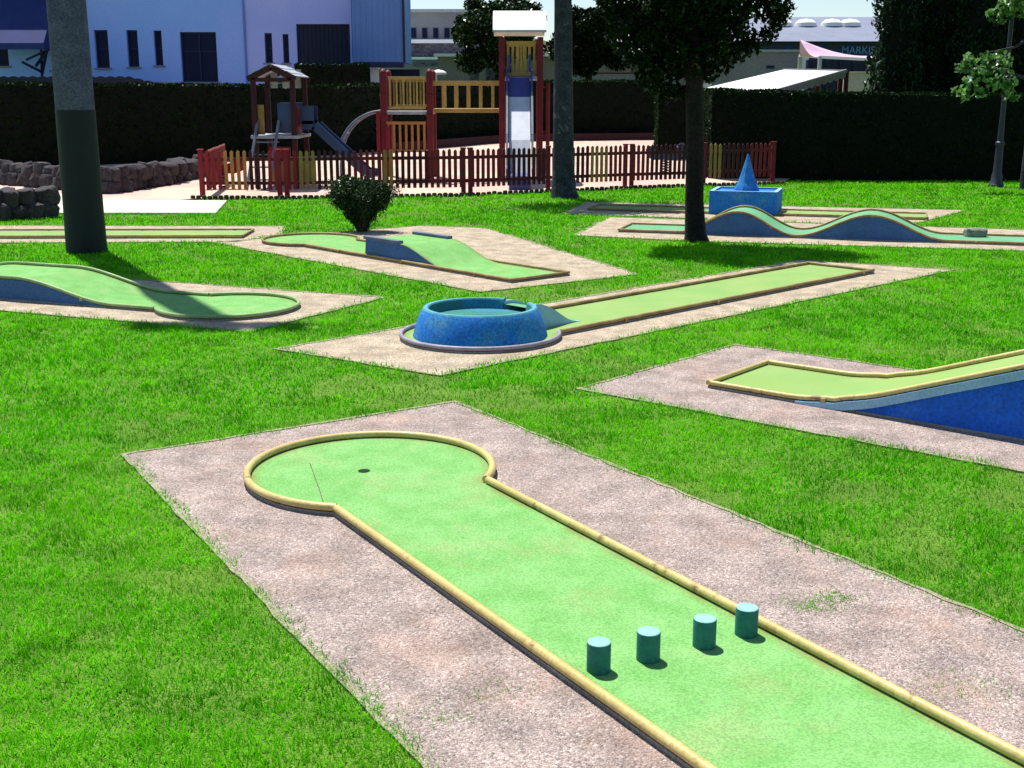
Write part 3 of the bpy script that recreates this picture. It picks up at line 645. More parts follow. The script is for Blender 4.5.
# hedges
def hedge(label, pts, zb, zt, thick, dens=230, size=.075):
    b = MB(); P = []
    t = thing('hedge', (pts[0][0], pts[0][1], zb), label, 'hedge', 'clipped hedges round the garden')
    pts = [Vector(p) for p in pts]
    L = []
    for i in range(len(pts)):
        a = (pts[i]-pts[i-1]).normalized() if i else (pts[1]-pts[0]).normalized(); c = (pts[i+1]-pts[i]).normalized() if i < len(pts)-1 else a
        n = Vector((-(a.y+c.y), a.x+c.x)).normalized(); L.append((pts[i], n))
    tz = zt if isinstance(zt, (list, tuple)) else [zt]*len(pts)
    n = len(L); fr = [p for p, k in L]; bk = [p+k*thick for p, k in L]
    sh = .05
    vs = []
    for i in range(n):
        k = L[i][1]; a = fr[i]+k*sh; c = bk[i]-k*sh; vs += [(a.x, a.y, zb-.1), (a.x, a.y, tz[i]-sh), (c.x, c.y, tz[i]-sh), (c.x, c.y, zb-.1)]
    fs = []
    for i in range(n-1):
        o = i*4; fs += [(o, o+4, o+5, o+1), (o+1, o+5, o+6, o+2), (o+2, o+6, o+7, o+3)]
    fs += [(0, 1, 2, 3), ((n-1)*4, (n-1)*4+3, (n-1)*4+2, (n-1)*4+1)]
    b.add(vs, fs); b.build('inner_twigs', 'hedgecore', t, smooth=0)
    for i in range(n-1):
        seg = (fr[i+1]-fr[i]).length; hh = (tz[i]+tz[i+1])/2-zb
        k = int(seg*hh*dens)
        for _ in range(k):
            f = random.random(); p = fr[i].lerp(fr[i+1], f)-L[i][1]*random.uniform(-.06, .03); P.append((p.x, p.y, zb+random.random()*hh))
        for _ in range(int(seg*thick*dens*1.2)):
            f = random.random(); p = fr[i].lerp(fr[i+1], f)+L[i][1]*random.random()*thick; P.append((p.x, p.y, tz[i]+(tz[i+1]-tz[i])*f+random.uniform(-.05, .03)+.015*math.sin(p.x*5)))
    for e in (0, n-1):
        hh = tz[e]-zb; d = (fr[1]-fr[0]).normalized() if e == 0 else (fr[-2]-fr[-1]).normalized()
        for _ in range(int(thick*hh*dens*3.5)):
            p = fr[e].lerp(bk[e], random.random())-d*random.uniform(-.05, .02); P.append((p.x, p.y, zb+random.random()*hh))
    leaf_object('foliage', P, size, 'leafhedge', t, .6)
    return t
Yc = 30.55
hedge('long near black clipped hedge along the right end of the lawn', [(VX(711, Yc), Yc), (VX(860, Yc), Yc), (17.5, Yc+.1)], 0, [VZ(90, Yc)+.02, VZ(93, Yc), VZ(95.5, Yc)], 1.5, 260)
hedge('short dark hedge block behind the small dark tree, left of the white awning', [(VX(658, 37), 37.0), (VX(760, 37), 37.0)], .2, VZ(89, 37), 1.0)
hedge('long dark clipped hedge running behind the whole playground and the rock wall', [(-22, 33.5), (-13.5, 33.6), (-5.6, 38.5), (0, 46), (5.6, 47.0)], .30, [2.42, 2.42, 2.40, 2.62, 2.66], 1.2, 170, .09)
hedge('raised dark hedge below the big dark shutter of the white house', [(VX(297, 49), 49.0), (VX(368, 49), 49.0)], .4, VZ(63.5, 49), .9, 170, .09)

# ------------------------------------------------------------------ rock walls
def rock_mesh():
    bm = bmesh.new(); bmesh.ops.create_icosphere(bm, subdivisions=3, radius=.5)
    s = random.random()*50
    from mathutils import noise
    for v in bm.verts:
        d = v.co.normalized(); k = 1+.28*noise.noise(d*1.5+Vector((s, s, s)))+.10*noise.noise(d*4+Vector((s, 0, s)))
        v.co = d*.5*k
        for ax in range(3): v.co[ax] = max(-.40, min(.40, v.co[ax]))
    me = bpy.data.meshes.new('rock'); bm.to_mesh(me); bm.free(); me.materials.append(M['rock'])
    me.polygons.foreach_set('use_smooth', [True]*len(me.polygons)); me.set_sharp_from_angle(angle=math.radians(28)); return me
RM = [rock_mesh() for _ in range(9)]
def rockwall(label, pts, heights, sz=.42):
    t = thing('rock_wall', (pts[0][0], pts[0][1], 0), label, 'rock wall'); wl = Vector(t.location)
    pts = [Vector(p) for p in pts]; cum = [0]
    for i in range(1, len(pts)): cum.append(cum[-1]+(pts[i]-pts[i-1]).length)
    row = 0; z = 0.0
    while z < max(heights):
        s = random.uniform(.1, .25)*sz
        while s < cum[-1]:
            w = sz*random.uniform(.75, 1.5); m_ = s+w/2
            if m_ < cum[-1]+.1:
                h = float(np.interp(m_, cum, heights)); x = float(np.interp(m_, cum, [p.x for p in pts])); y = float(np.interp(m_, cum, [p.y for p in pts]))
                if z+sz*.35 < h:
                    o = bpy.data.objects.new('rock', random.choice(RM)); COL.objects.link(o); o.parent = t
                    hh = sz*random.uniform(.85, 1.15)
                    o.location = (x-wl.x+random.uniform(-.05, .05), y-wl.y+row*.09+random.uniform(-.05, .05), z+hh*.38)
                    o.scale = (w*1.28, sz*random.uniform(1.1, 1.5), hh*1.15); o.rotation_euler = (random.uniform(-.25, .25), random.uniform(-.25, .25), random.uniform(-.5, .5))
            s += w*.9
        z += sz*.72; row += 1
rockwall('dark stacked rock wall below the hedge, right behind the thick grey post', [(-13.5, 29.9), (-11.5, 28.6), (-8.75, 26.2), (-8.2, 29.5), (-7.9, 32.2)], [.42, .46, .60, .54, .46], .36)
rockwall('low rock wall at the left edge in front of the pale path', [(-12.5, 19.2), (-9.3, 20.0), (-8.2, 21.2)], [.38, .38, .36], .32)
o = bpy.data.objects.new('stone', RM[3]); COL.objects.link(o); g = G(975, 238.5); o.location = (g[0], g[1], .08); o.scale = (.40, .28, .20)
M['stonelight'] = mat('pale grey stone', (.26, .27, .22), (.18, .18, .16), scale=5, rough=.95, fine=.3, fscale=40, bump=.5)
o.data = o.data.copy(); o.data.materials.clear(); o.data.materials.append(M['stonelight'])
tag(o, 'loose grey stone lying at the right end of the double wave lane', 'stone')

# ------------------------------------------------------------------ picket fence
t = thing('picket_fence', (FENCE[0][0], FENCE[0][1], 0), 'low maroon picket fence with ochre and red slats round the playground', 'fence')
MI = ['darkwood', 'red', 'orange', 'ochre', 'maroon']
def pcol(px):
    for a, b_, c in [(190, 226, 1), (226, 246, 2), (246, 268, 0), (268, 299, 1), (299, 319, 3), (319, 350, 0), (350, 383, 4), (383, 396, 3), (396, 430, 0), (430, 505, 4), (505, 560, 0), (560, 588, 0), (588, 607, 3), (607, 650, 4), (650, 706, 0), (706, 722, 3), (722, 748, 0), (748, 800, 4)]:
        if a <= px < b_: return c
    return 4
def topx(x, y): return 512+FPX*x/(y*math.cos(TH)+(EYE-.5)*math.sin(TH))
FH = .95
def panel(p, q_, col=None, gap=.127):
    b = MB(); p = Vector(p); q_ = Vector(q_); d = (q_-p); L = d.length; d.normalize(); ang = math.atan2(d.y, d.x); n = Vector((d.y, -d.x))
    k = max(2, round(L/gap))
    for i in range(1, k):
        c = p+d*(L*i/k); mi = pcol(topx(c.x, c.y)) if col is None else col
        h = FH+random.uniform(-.012, .012); w = .070
        tl = Matrix.Rotation(random.uniform(-.012, .012), 3, 'Y')
        b.box((c.x+n.x*.03, c.y+n.y*.03, .17+(h-.17)/2), (w, .022, h-.17), ang, mi, tl)
        b.add([(c.x+n.x*.03+d.x*s*w/2+n.x*t_*.011, c.y+n.y*.03+d.y*s*w/2+n.y*t_*.011, h-.001) for s in (-1, 1) for t_ in (-1, 1)]+[(c.x+n.x*.03+n.x*t_*.011, c.y+n.y*.03+n.y*t_*.011, h+.035) for t_ in (-1, 1)], [(0, 2, 5, 4)][:0]+[(0, 4, 2), (1, 3, 5), (0, 1, 5, 4), (2, 4, 5, 3)], mi)
    for z in (.31, .80): b.bar((p.x, p.y, z), (q_.x, q_.y, z), .035, .07, 4 if col is None else col)
    return b
for i in range(len(FENCE)-1):
    panel(FENCE[i], FENCE[i+1]).build('picket_panel', MI, t, smooth=0)
panel((FENCE[0][0]+.1, FENCE[0][1]+.1), (FENCE[0][0]-.35, 29.0), 1).build('picket_panel', MI, t, smooth=0)
panel((FENCE[-1][0], FENCE[-1][1]+.05), (FENCE[-1][0]+.05, 31.2), 4).build('picket_panel', MI, t, smooth=0)
for i, p in enumerate(FENCE):
    for s in ((-.075, .075) if i in (1, 2, 4, 5) else (0,)):
        b = MB(); b.box((p[0]+s, p[1], .49), (.10, .10, .98)); b.box((p[0]+s, p[1], .995), (.13, .13, .03)); b.build('post', 'red' if i < 2 else 'maroon', t, bevel=.01)
# log edging along the lawn
b = MB(); xs_ = np.arange(FX[0]-.1, FX[-1]+.2, .115)
for x in xs_:
    y = front(x)-.42; h = .085+random.uniform(-.012, .012); b.lathe((x, y, 0), [(.05, -.02), (.05, h-.012), (.035, h), (.005, h+.004)], 8)
tag(b.build('log_edging', 'log', smooth=50), 'low dark log edging between the lawn and the picket fence', 'edging')
# kerb at the back of the playground
b = MB(); b.bar((-4.2, 39.6, .42), (.2, 45.4, .55), .12, .34); b.bar((.2, 45.4, .55), (5.6, 46.4, .56), .12, .34); tag(b.build('timber_kerb', 'darkwood', bevel=.02), 'low dark timber kerb at the foot of the hedge behind the climbing frame', 'kerb')

# ------------------------------------------------------------------ playground
# small playhouse with gable roof and blue slide
Yf, Yb = 27.7, 29.3; XL, XR = VX(255, Yf, 1.5), VX(294, Yf, 1.5)
pz = VZ(137, Yf)
t = thing('playhouse', ((XL+XR)/2, (Yf+Yb)/2, 0), 'small playhouse tower with pale plank gable roof and blue slide', 'playhouse')
for x in (XL, XR):
    for y in (Yf, Yb):
        b = MB(); b.box((x, y, 1.25), (.11, .11, 2.5)); b.build('post', 'darkwood', t, bevel=.012)
ez = VZ(78, Yf); rz_ = VZ(66, Yf); XM = (XL+XR)/2; ov = .10
b = MB()
for s, xe in ((-1, XL-ov), (1, XR+ov)):
    for k in range(5):
        f0, f1 = k/5, (k+.94)/5
        pts = [(XM+(xe-XM)*f, y, rz_+(ez-rz_)*f+.02+(.012 if k % 2 else 0)) for f in (f0, f1) for y in (Yf-.12, Yb+.12)]
        b.add(pts+[(x, y, z+.025) for x, y, z in pts], [(0, 1, 3, 2), (4, 6, 7, 5), (0, 4, 5, 1), (2, 3, 7, 6), (0, 2, 6, 4), (1, 5, 7, 3)])
b.build('roof', 'plank', t, smooth=0)
b = MB()
for y in (Yf-.14, Yb+.14):
    b = MB()
    for xe in (XL-ov, XR+ov): b.bar((XM, y, rz_-.03), (xe, y, ez-.03), .035, .13)
    b.bar((XL, y, ez-.04), (XR, y, ez-.04), .035, .09); b.build('gable_board', 'darkwood', t, smooth=0)
b = MB()
for k in range(3): b.box((XM-.28+k*.28, Yb+.02, ez+.0), (.17, .03, .42))
b.build('gable_panel', 'plank', t, bevel=.01)
b = MB(); b.box((XM, (Yf+Yb)/2, pz), (XR-XL+.2, Yb-Yf+.14, .07)); b.build('deck', 'plank', t, bevel=.01)
for q_ in (((XM+.25, Yf+.05, pz+.42), (.36, .04, .66)), ((XM+.12, Yb, pz+.42), (.55, .04, .66))):
    b = MB(); b.box(*q_); b.build('blue_panel', 'plasticblue', t, bevel=.01)
b = MB(); b.box((XL+.13, Yf+.06, pz+.38), (.15, .04, .66)); b.build('brown_panel', 'ochre', t, bevel=.01)
b = MB(); b.box((XR+.02, (Yf+Yb)/2-.3, pz+.36), (.05, .62, .62)); b.build('side_panel', 'maroon', t, bevel=.01)
b = MB()
for s in (-.24, .24):
    b.bar((XL+.3+s, Yf, pz+.36), (XL+.3+s-.16, Yf-.75, .05), .05, .05)
for k in range(4): f = (k+.6)/4.4; b.bar((XL+.3-.26-.16*f, Yf-.75*f, pz*(1-f)+.05), (XL+.3+.26-.16*f, Yf-.75*f, pz*(1-f)+.05), .05, .03)
b.build('ladder', 'bluesteel', t)
for q_ in (((XM+.5, Yf+.3, .42), (.7, .04, .55)), ((XM+.1, Yf+.9, .35), (.9, .04, .5))):
    b = MB(); b.box(*q_); b.build('low_panel', 'ochre', t, bevel=.01)
b = MB(); b.box((XL+.25, Yb-.1, .5), (.5, .04, .8)); b.build('red_low_panel', 'red', t, bevel=.01)
ys = (Yf+.35, Yf+.95); X0, Z0 = XR+.12, pz+.18; b = MB(); X1, Z1 = VX(376, Yf+.6, .4), .28
pts = [(X0, Z0), (X0+.28, Z0)]+[(X0+.28+(X1-X0-.48)*f, Z0+(Z1-Z0)*f) for f in (.33, .66, 1)]+[(X1, Z1-.02)]
for (a, za), (c, zc) in zip(pts[:-1], pts[1:]):
    b.add([(a, ys[0], za), (c, ys[0], zc), (c, ys[1], zc), (a, ys[1], za)], [(0, 1, 2, 3)])
    for y in ys: b.bar((a, y, za+.07), (c, y, zc+.07), .04, .2)
b.bar((X1-.25, (ys[0]+ys[1])/2, 0), (X1-.25, (ys[0]+ys[1])/2, Z1), .08, .08)
for y in ys: b.box((X0+.12, y, Z0+.30), (.3, .04, .40))
b.build('slide', 'plasticblue', t, smooth=0)

# large climbing frame: small tower, bridge, slide tower
Y0, Y1 = 30.0, 31.2
t = thing('climbing_frame', (VX(460, Y0), Y0, 0), 'large maroon climbing frame with yellow railings, bridge and white slide', 'climbing frame')
xa, xb = VX(384, Y0, 1.6), VX(430, Y0, 1.6); xc, xd = VX(502, Y0, 1.6), VX(540, Y0, 1.6)
zt = VZ(73, Y0)
for x in (xa, xb):
    for y in (Y0, Y1):
        b = MB(); b.box((x, y, zt/2), (.15, .15, zt)); b.lathe((x, y, zt), [(.085, 0), (.085, .03), (.05, .08), (.01, .1)], 10)
        b.box((x, y-.085, zt*.8), (.19, .03, .05)); b.box((x, y-.085, zt*.62), (.19, .03, .05)); b.build('post', 'maroon', t, bevel=.012)
ztt = VZ(37, Y0)
for x in (xc, xd):
    for y in (Y0, Y1):
        b = MB(); b.box((x, y, ztt/2), (.14, .14, ztt)); b.build('post', 'maroon', t, bevel=.012)
def railing(x0, x1, zlo, zhi, y, n, m='yellow', w=.045):
    b = MB(); b.box(((x0+x1)/2, y, zhi), (x1-x0, .07, .07)); b.box(((x0+x1)/2, y, zlo), (x1-x0, .06, .06))
    for i in range(n): x = x0+.04+(x1-x0-.08)*i/(n-1); b.box((x, y, (zlo+zhi)/2), (w, .03, zhi-zlo))
    return b.build('railing', m, t, bevel=.006)
railing(xa+.12, xb-.10, VZ(108, Y0), VZ(78, Y0), Y0-.02, 6)
railing(xa+.05, xb-.10, VZ(151, Y0-.1), VZ(123, Y0-.1), Y0-.04, 7, 'orange', .06)
railing(xa+.1, xb-.1, VZ(106, Y0), VZ(80, Y0), Y1, 6, 'ochre')
dz_ = VZ(112, Y0)
b = MB(); b.box(((xa+xb)/2, (Y0+Y1)/2, dz_-.02), (xb-xa+.12, Y1-Y0+.1, .08)); b.build('deck', 'plank', t, bevel=.01)
b = MB(); b.box(((xb+xc)/2, (Y0+Y1)/2, dz_+.03), (xc-xb-.15, .85, .10)); b.build('bridge_deck', 'yellow', t, bevel=.01)
for yy in (Y0+.08, Y1-.12):
    b = MB(); zl, zh = VZ(108, Y0), VZ(83, Y0); b.box(((xb+xc)/2, yy, zh), (xc-xb-.02, .07, .10))
    for i in range(5): x = xb+.32+(xc-xb-.55)*i/4; b.box((x, yy, (zl+zh)/2), (.06, .04, zh-zl))
    b.build('railing', 'yellow', t, bevel=.006)
pz3 = VZ(76, Y0)
b = MB(); b.box(((xc+xd)/2, (Y0+Y1)/2, pz3-.05), (xd-xc+.1, Y1-Y0+.1, .08)); b.build('deck', 'plank', t, bevel=.01)
railing(xc+.11, xd-.09, pz3+.06, VZ(43, Y0), Y1-.04, 7, 'yellow', .05)
railing(xc+.10, xd-.10, pz3+.05, VZ(42.5, Y0), Y0+.1, 6, 'yellow', .05)
# vaulted white roof
b = MB(); n = 16; xr0, xr1 = VX(493, Y0, 3.6), VX(546, Y0, 3.6); zr = VZ(33, Y0)
prof_ = [(Y0-.35+(Y1-Y0+.7)*i/n, zr+.50*math.sin(math.pi*i/n)**.85) for i in range(n+1)]
vs = [(x, y, z+dz) for (y, z) in prof_ for x in (xr0, xr1) for dz in (0, .05)]
for i in range(n):
    o_ = i*4; b.add([vs[o_+k] for k in range(8)], [(0, 4, 6, 2), (1, 3, 7, 5), (0, 1, 5, 4), (2, 6, 7, 3)])
for x in (xr0+.02, xr1-.02): b.add([(x, y, z+.02) for y, z in prof_], [tuple(range(n+1))])
b.build('vault_roof', 'white', t, smooth=50)
# slide toward the lawn
xs0, xs1 = VX(509, 29, 1.5), VX(530, 29, 1.5); sp = [(Y0-.05, pz3), (Y0-.3, pz3-.05), (Y0-.75, VZ(97, Y0-.75)), (28.3, VZ(140, 28.3)), (27.75, .38), (27.45, .32)]
bed = MB(); blo = MB(); blu = MB(); sdw = MB()
for i, ((ya, za), (yb_, zb_)) in enumerate(zip(sp[:-1], sp[1:])):
    m_ = blu if i < 2 else (blo if i > 3 else bed)
    m_.add([(xs0, ya, za), (xs1, ya, za), (xs1, yb_, zb_), (xs0, yb_, zb_)], [(0, 1, 2, 3)]); m_.add([(xs0, ya, za-.03), (xs1, ya, za-.03), (xs1, yb_, zb_-.03), (xs0, yb_, zb_-.03)], [(0, 1, 2, 3)])
    for x in (xs0-.045, xs1+.045): (sdw if i in (2, 3) else m_).bar((x, ya, za+.06), (x, yb_, zb_+.06), .05, .22)
for x in (xs0, xs1):
    b = MB(); b.bar((x, Y0-.02, pz3+.1), (x, Y0-.02, pz3+.5), .06, .05); b.build('grab_bar', 'slideblue', t)
b = MB(); b.box(((xs0+xs1)/2, 27.5, .16), (xs1-xs0, .3, .3)); b.build('slide_foot', 'slideblue', t, bevel=.02)
blo.build('slide_end', 'slideblue', t, smooth=0); bed.build('slide_bed', 'steel', t, smooth=0); blu.build('shaded_chute', 'slideblue', t, smooth=0); sdw.build('slide_side', 'bluesteel', t, smooth=0)  # upper chute: blue sides, bed coloured blue for the shade under the roof
# arched climber at the left of the frame
b = MB(); e0 = V(384, 111, Y0+.1); e1 = V(341, 143, Y0+.1)
for y in (Y0+.1, Y0+.8):
    A = [(e0[0]+(e1[0]-.12-e0[0])*math.sin(f*math.pi/2), y, .1+(e0[2]-.1)*math.cos(f*math.pi/2)**.75) for f in np.linspace(0, 1, 16)]; b.tube(A, .035, 8)
    if y < Y0+.5: AA = A
for k in range(3, 16, 3): b.tube([AA[k], (AA[k][0], Y0+.8, AA[k][2])], .02, 6)
b.build('arched_climber', 'bluesteel', t)
b = MB(); b.box((VX(379, Y0), Y0-.05, e0[2]/2), (.09, .09, e0[2])); b.box((VX(388, Y0), Y0-.1, .75), (.09, .06, 1.2)); b.build('red_post', 'red', t, bevel=.01)
b = MB()
x = xd+.22
for z in (1.2, 2.3): b.bar((xd, Y1-.2, z), (x, Y1-.2, z), .04, .04)
b.tube([(x, Y1-.2, 0), (x, Y1-.2, 2.4)], .05, 8); b.build('fire_pole', 'maroon', t)

# spring riders behind the fence
def rider(px, Y, m, label, s=1.0):
    x = VX(px, Y, .6); z0_ = sandz(Y); t = thing('spring_rider', (x, Y, z0_), label, 'spring rider', 'spring riders behind the fence')
    b = MB(); b.tube([(x+.10*math.cos(a), Y+.10*math.sin(a), z0_+.02+.34*a/(2*math.pi*5)) for a in np.linspace(0, 2*math.pi*5, 60)], .016, 6); b.build('spring', 'lampgrey', t)
    out = [(-.45, .42), (-.30, .36), (.30, .36), (.44, .44), (.52, .66), (.46, .80), (.33, .74), (.24, .58), (0, .54), (-.22, .60), (-.40, .72), (-.50, .62)]
    b = MB()
    for yy in (-.13, .09):
        n = len(out); vs = [(x+s*a, Y+yy+d, z0_+c) for d in (0, .04) for a, c in out]
        b.add(vs, [tuple(range(n)), tuple(range(n, 2*n))]+[(i, (i+1) % n, n+(i+1) % n, n+i) for i in range(n)])
    b.build('body', m, t, smooth=0)
    b = MB(); b.box((x-.05*s, Y, z0_+.50), (.4, .2, .04)); b.build('seat', 'plank', t, bevel=.01)
    b = MB(); b.tube([(x+.3*s, Y-.28, z0_+.70), (x+.3*s, Y+.28, z0_+.70)], .018, 6); b.build('handle', 'bluesteel', t)
rider(222, 27.6, 'red', 'red spring rider behind the left end of the picket fence', -1)
rider(665, 32.0, 'plasticblue', 'dark blue spring rider behind the fence just left of the small dark tree')

# ------------------------------------------------------------------ buildings
def wall_holes(b, x0, x1, z0, z1, Y, holes, depth=.25, mi=0):
    xs = sorted({x0, x1, *[h[0] for h in holes], *[h[2] for h in holes]}); zs = sorted({z0, z1, *[h[1] for h in holes], *[h[3] for h in holes]})
    for i in range(len(xs)-1):
        for j in range(len(zs)-1):
            cx, cz = (xs[i]+xs[i+1])/2, (zs[j]+zs[j+1])/2
            if any(h[0] < cx < h[2] and h[1] < cz < h[3] for h in holes): continue
            b.add([(xs[i], Y, zs[j]), (xs[i+1], Y, zs[j]), (xs[i+1], Y, zs[j+1]), (xs[i], Y, zs[j+1])], [(0, 1, 2, 3)], mi)
    for (a, c, d, e) in holes:
        b.add([(a, Y, c), (d, Y, c), (d, Y, e), (a, Y, e), (a, Y+depth, c), (d, Y+depth, c), (d, Y+depth, e), (a, Y+depth, e)], [(0, 1, 5, 4), (1, 2, 6, 5), (2, 3, 7, 6), (3, 0, 4, 7)], mi)
def R(px0, py0, px1, py1, Y): return (VX(px0, Y, 3), VZ(py1, Y), VX(px1, Y, 3), VZ(py0, Y))
YW = 52.0
t = thing('white_house', (VX(200, YW), YW, 0), 'white house with tall narrow dark windows behind the hedge', 'house')
wins = [R(52, 38, 63, 70, YW), R(97, 30, 110.5, 68, YW), R(129, 30, 140, 67, YW), R(156, 30.5, 164, 65.5, YW), R(182, 32, 218, 82, YW), R(266, 33, 273.5, 63, YW), R(284, 34, 290, 63, YW), R(-20, 20, 10, 66, YW)]
gate = R(298, 24, 351, 64, YW)
x0 = VX(-120, YW, 3); xm = VX(247, YW, 3); xr = VX(353, YW, 3); HT = 7.2
b = MB(); wall_holes(b, x0, xm, 0, HT, YW, [w for w in wins if w[2] < xm]); b.add([(x0, YW, 0), (x0, YW+9, 0), (x0, YW+9, HT), (x0, YW, HT)], [(0, 1, 2, 3)]); b.add([(x0, YW+9, 0), (xr, YW+9, 0), (xr, YW+9, HT), (x0, YW+9, HT)], [(0, 1, 2, 3)]); b.build('wall', 'wall_bluecast', t, smooth=0)
b = MB(); wall_holes(b, xm+.003, xr, 0, HT, YW, [w for w in wins if w[2] > xm]+[gate]); b.add([(xr, YW, 0), (xr, YW+9, 0), (xr, YW+9, HT), (xr, YW, HT)], [(0, 1, 2, 3)]); b.build('violet_cast_wall', 'wall_violetcast', t, smooth=0)
b = MB(); b.box(((x0+xr)/2, YW+4.4, HT+.15), (xr-x0+.8, 9.8, .3)); b.build('roof', 'tile', t, bevel=.02)
for w in wins:
    b = MB(); fw = .06; y = YW+.2
    b.box(((w[0]+w[2])/2, y, w[1]+fw/2), (w[2]-w[0], .07, fw)); b.box(((w[0]+w[2])/2, y, w[3]-fw/2), (w[2]-w[0], .07, fw))
    k = [w[0]+fw/2, w[2]-fw/2]+([(w[0]+w[2])/2] if w[2]-w[0] > .9 else [])
    for x in k: b.box((x, y, (w[1]+w[3])/2), (fw, .068, w[3]-w[1]-2*fw))
    if w[2]-w[0] > .9: b.box(((w[0]+w[2])/2, y+.004, w[1]+(w[3]-w[1])*.62), (w[2]-w[0]-2*fw, .05, .05))
    else: b.box(((w[0]+w[2])/2, y+.004, w[1]+(w[3]-w[1])*.5), (w[2]-w[0]-2*fw, .05, .04))
    f = b.build('window', 'frame', t, smooth=0)
    b = MB(); b.box(((w[0]+w[2])/2, YW-.03, w[1]-.035), (w[2]-w[0]+.16, .12, .06)); b.build('sill', 'greyrender', f, smooth=0)
    b = MB(); b.box(((w[0]+w[2])/2, YW+.235, (w[1]+w[3])/2), (w[2]-w[0]-.01, .02, w[3]-w[1]-.01)); b.build('pane', 'glassdark', f, smooth=0)
b = MB(); b.box(((gate[0]+gate[2])/2, YW+.2, (gate[1]+gate[3])/2), (gate[2]-gate[0], .04, gate[3]-gate[1]))
for i in range(13): b.box((gate[0]+.06+(gate[2]-gate[0]-.12)*i/12, YW+.17, (gate[1]+gate[3])/2), (.05, .04, gate[3]-gate[1]))
b.box(((gate[0]+gate[2])/2, YW+.165, gate[1]+(gate[3]-gate[1])*.22), (gate[2]-gate[0], .05, .06)); b.build('shutter', 'gatedark', t, smooth=0)
b = MB(); b.tube([(xm, YW-.06, 0), (xm, YW-.06, HT)], .045, 8); b.build('drainpipe', 'wall_slate', t)
# cladded upper room overhanging at the right end of the house
Yx = 51.0; a = R(353.5, -10, 404, 62, Yx); b = MB(); b.box(((a[0]+a[2])/2, Yx+2, (a[1]+HT)/2), (a[2]-a[0], 4.0, HT-a[1]))
for i in range(9): b.box((a[0]+(a[2]-a[0])*(i+.5)/9, Yx-.008, (a[1]+HT)/2), (.03, .015, HT-a[1]-.04))
b.build('overhanging_room', 'wall_slate', t, smooth=0)
b = MB(); b.box((a[2]+.03, Yx-.03, (a[1]+HT)/2), (.10, .12, HT-a[1]+.1)); b.box(((a[0]+a[2])/2, Yx+.1, a[1]-.12), (a[2]-a[0], .3, .2)); b.build('trim_and_shade_bar', 'frame', t, smooth=0)  # corner trim, plus a dark bar painted as shade under the overhang
b = MB(); b.box((VX(374, Yx, 2), Yx+.5, a[1]/2-.12), (.34, .34, a[1]-.24)); b.build('column', 'white', t, bevel=.02)
b = MB(); b.box((VX(389, YW, 2), YW+1.5, 1.6), (2.4, .1, 3.2)); b.build('recess_panel', 'gatedark', t, smooth=0)  # dark panel across the back of the recess
# tiled shed roof behind the hedge on the left
t = thing('shed', (VX(90, 46), 46, 0), 'low shed with wavy dark roof tiles in front of the white house', 'shed')
xa_, xb_ = VX(-60, 46, 3), VX(162, 46, 3); b = MB(); b.box(((xa_+xb_)/2, 48.0, 1.3), (xb_-xa_-.3, 3.2, 2.6)); b.build('wall', 'greyrender', t, smooth=0)
b = MB(); n = 180; z0_, z1_ = VZ(85, 46), VZ(76.5, 49.6)
xsr = np.linspace(xa_, xb_, n); wav = .05*np.abs(np.sin((xsr-xa_)*math.pi/.36))
vs = []
for x, w_ in zip(xsr, wav):
    fall = max(0, (x-VX(128, 46, 3))/(xb_-VX(128, 46, 3)))*(VZ(77.5, 46)-z0_)
    zf = VZ(77.5, 46)-fall; vs += [(x, 46.0, zf+w_), (x, 49.6, zf+w_-.5), (x, 46.0, z0_-.25)]
fs = []
for i in range(n-1): fs += [(3*i, 3*i+3, 3*i+4, 3*i+1), (3*i, 3*i+2, 3*i+5, 3*i+3)]
b.add(vs, fs); b.build('tiled_roof', 'tile', t, smooth=60)
# navy awning with steel arms at the far left
Ya = 49.9; t = thing('awning', (VX(40, Ya), Ya, 2.6), 'navy awning on dark steel struts at the top left, on the white house', 'awning')
b = MB(); q0_ = R(-30, 5, 46, 43, Ya); b.add([(q0_[0], Ya, q0_[1]), (q0_[2], Ya, q0_[1]), (q0_[2], 51.9, q0_[3]+.6), (q0_[0], 51.9, q0_[3]+.6)], [(0, 1, 2, 3)]); b.add([(q0_[0], Ya, q0_[1]-.25), (q0_[2], Ya, q0_[1]-.25), (q0_[2], Ya, q0_[1]), (q0_[0], Ya, q0_[1])], [(0, 1, 2, 3)])
b.add([(q0_[2], Ya, q0_[1]-.25), (q0_[2], 51.9, q0_[1]-.25), (q0_[2], 51.9, q0_[3]+.6), (q0_[2], Ya, q0_[1])], [(0, 1, 2, 3)]); b.build('cloth', 'awnblue', t, smooth=0)
b = MB()
for (p0, p1) in [((28, 48), (60, 43)), ((26, 60), (56, 46)), ((41, 42), (42, 76)), ((22, 62), (42, 72)), ((47, 50), (42, 74)), ((36, 66), (46, 52))]:
    b.bar(V(*p0, Ya+.3), V(*p1, Ya+.9), .09, .09)
b.build('strut', 'gatedark', t, smooth=0)

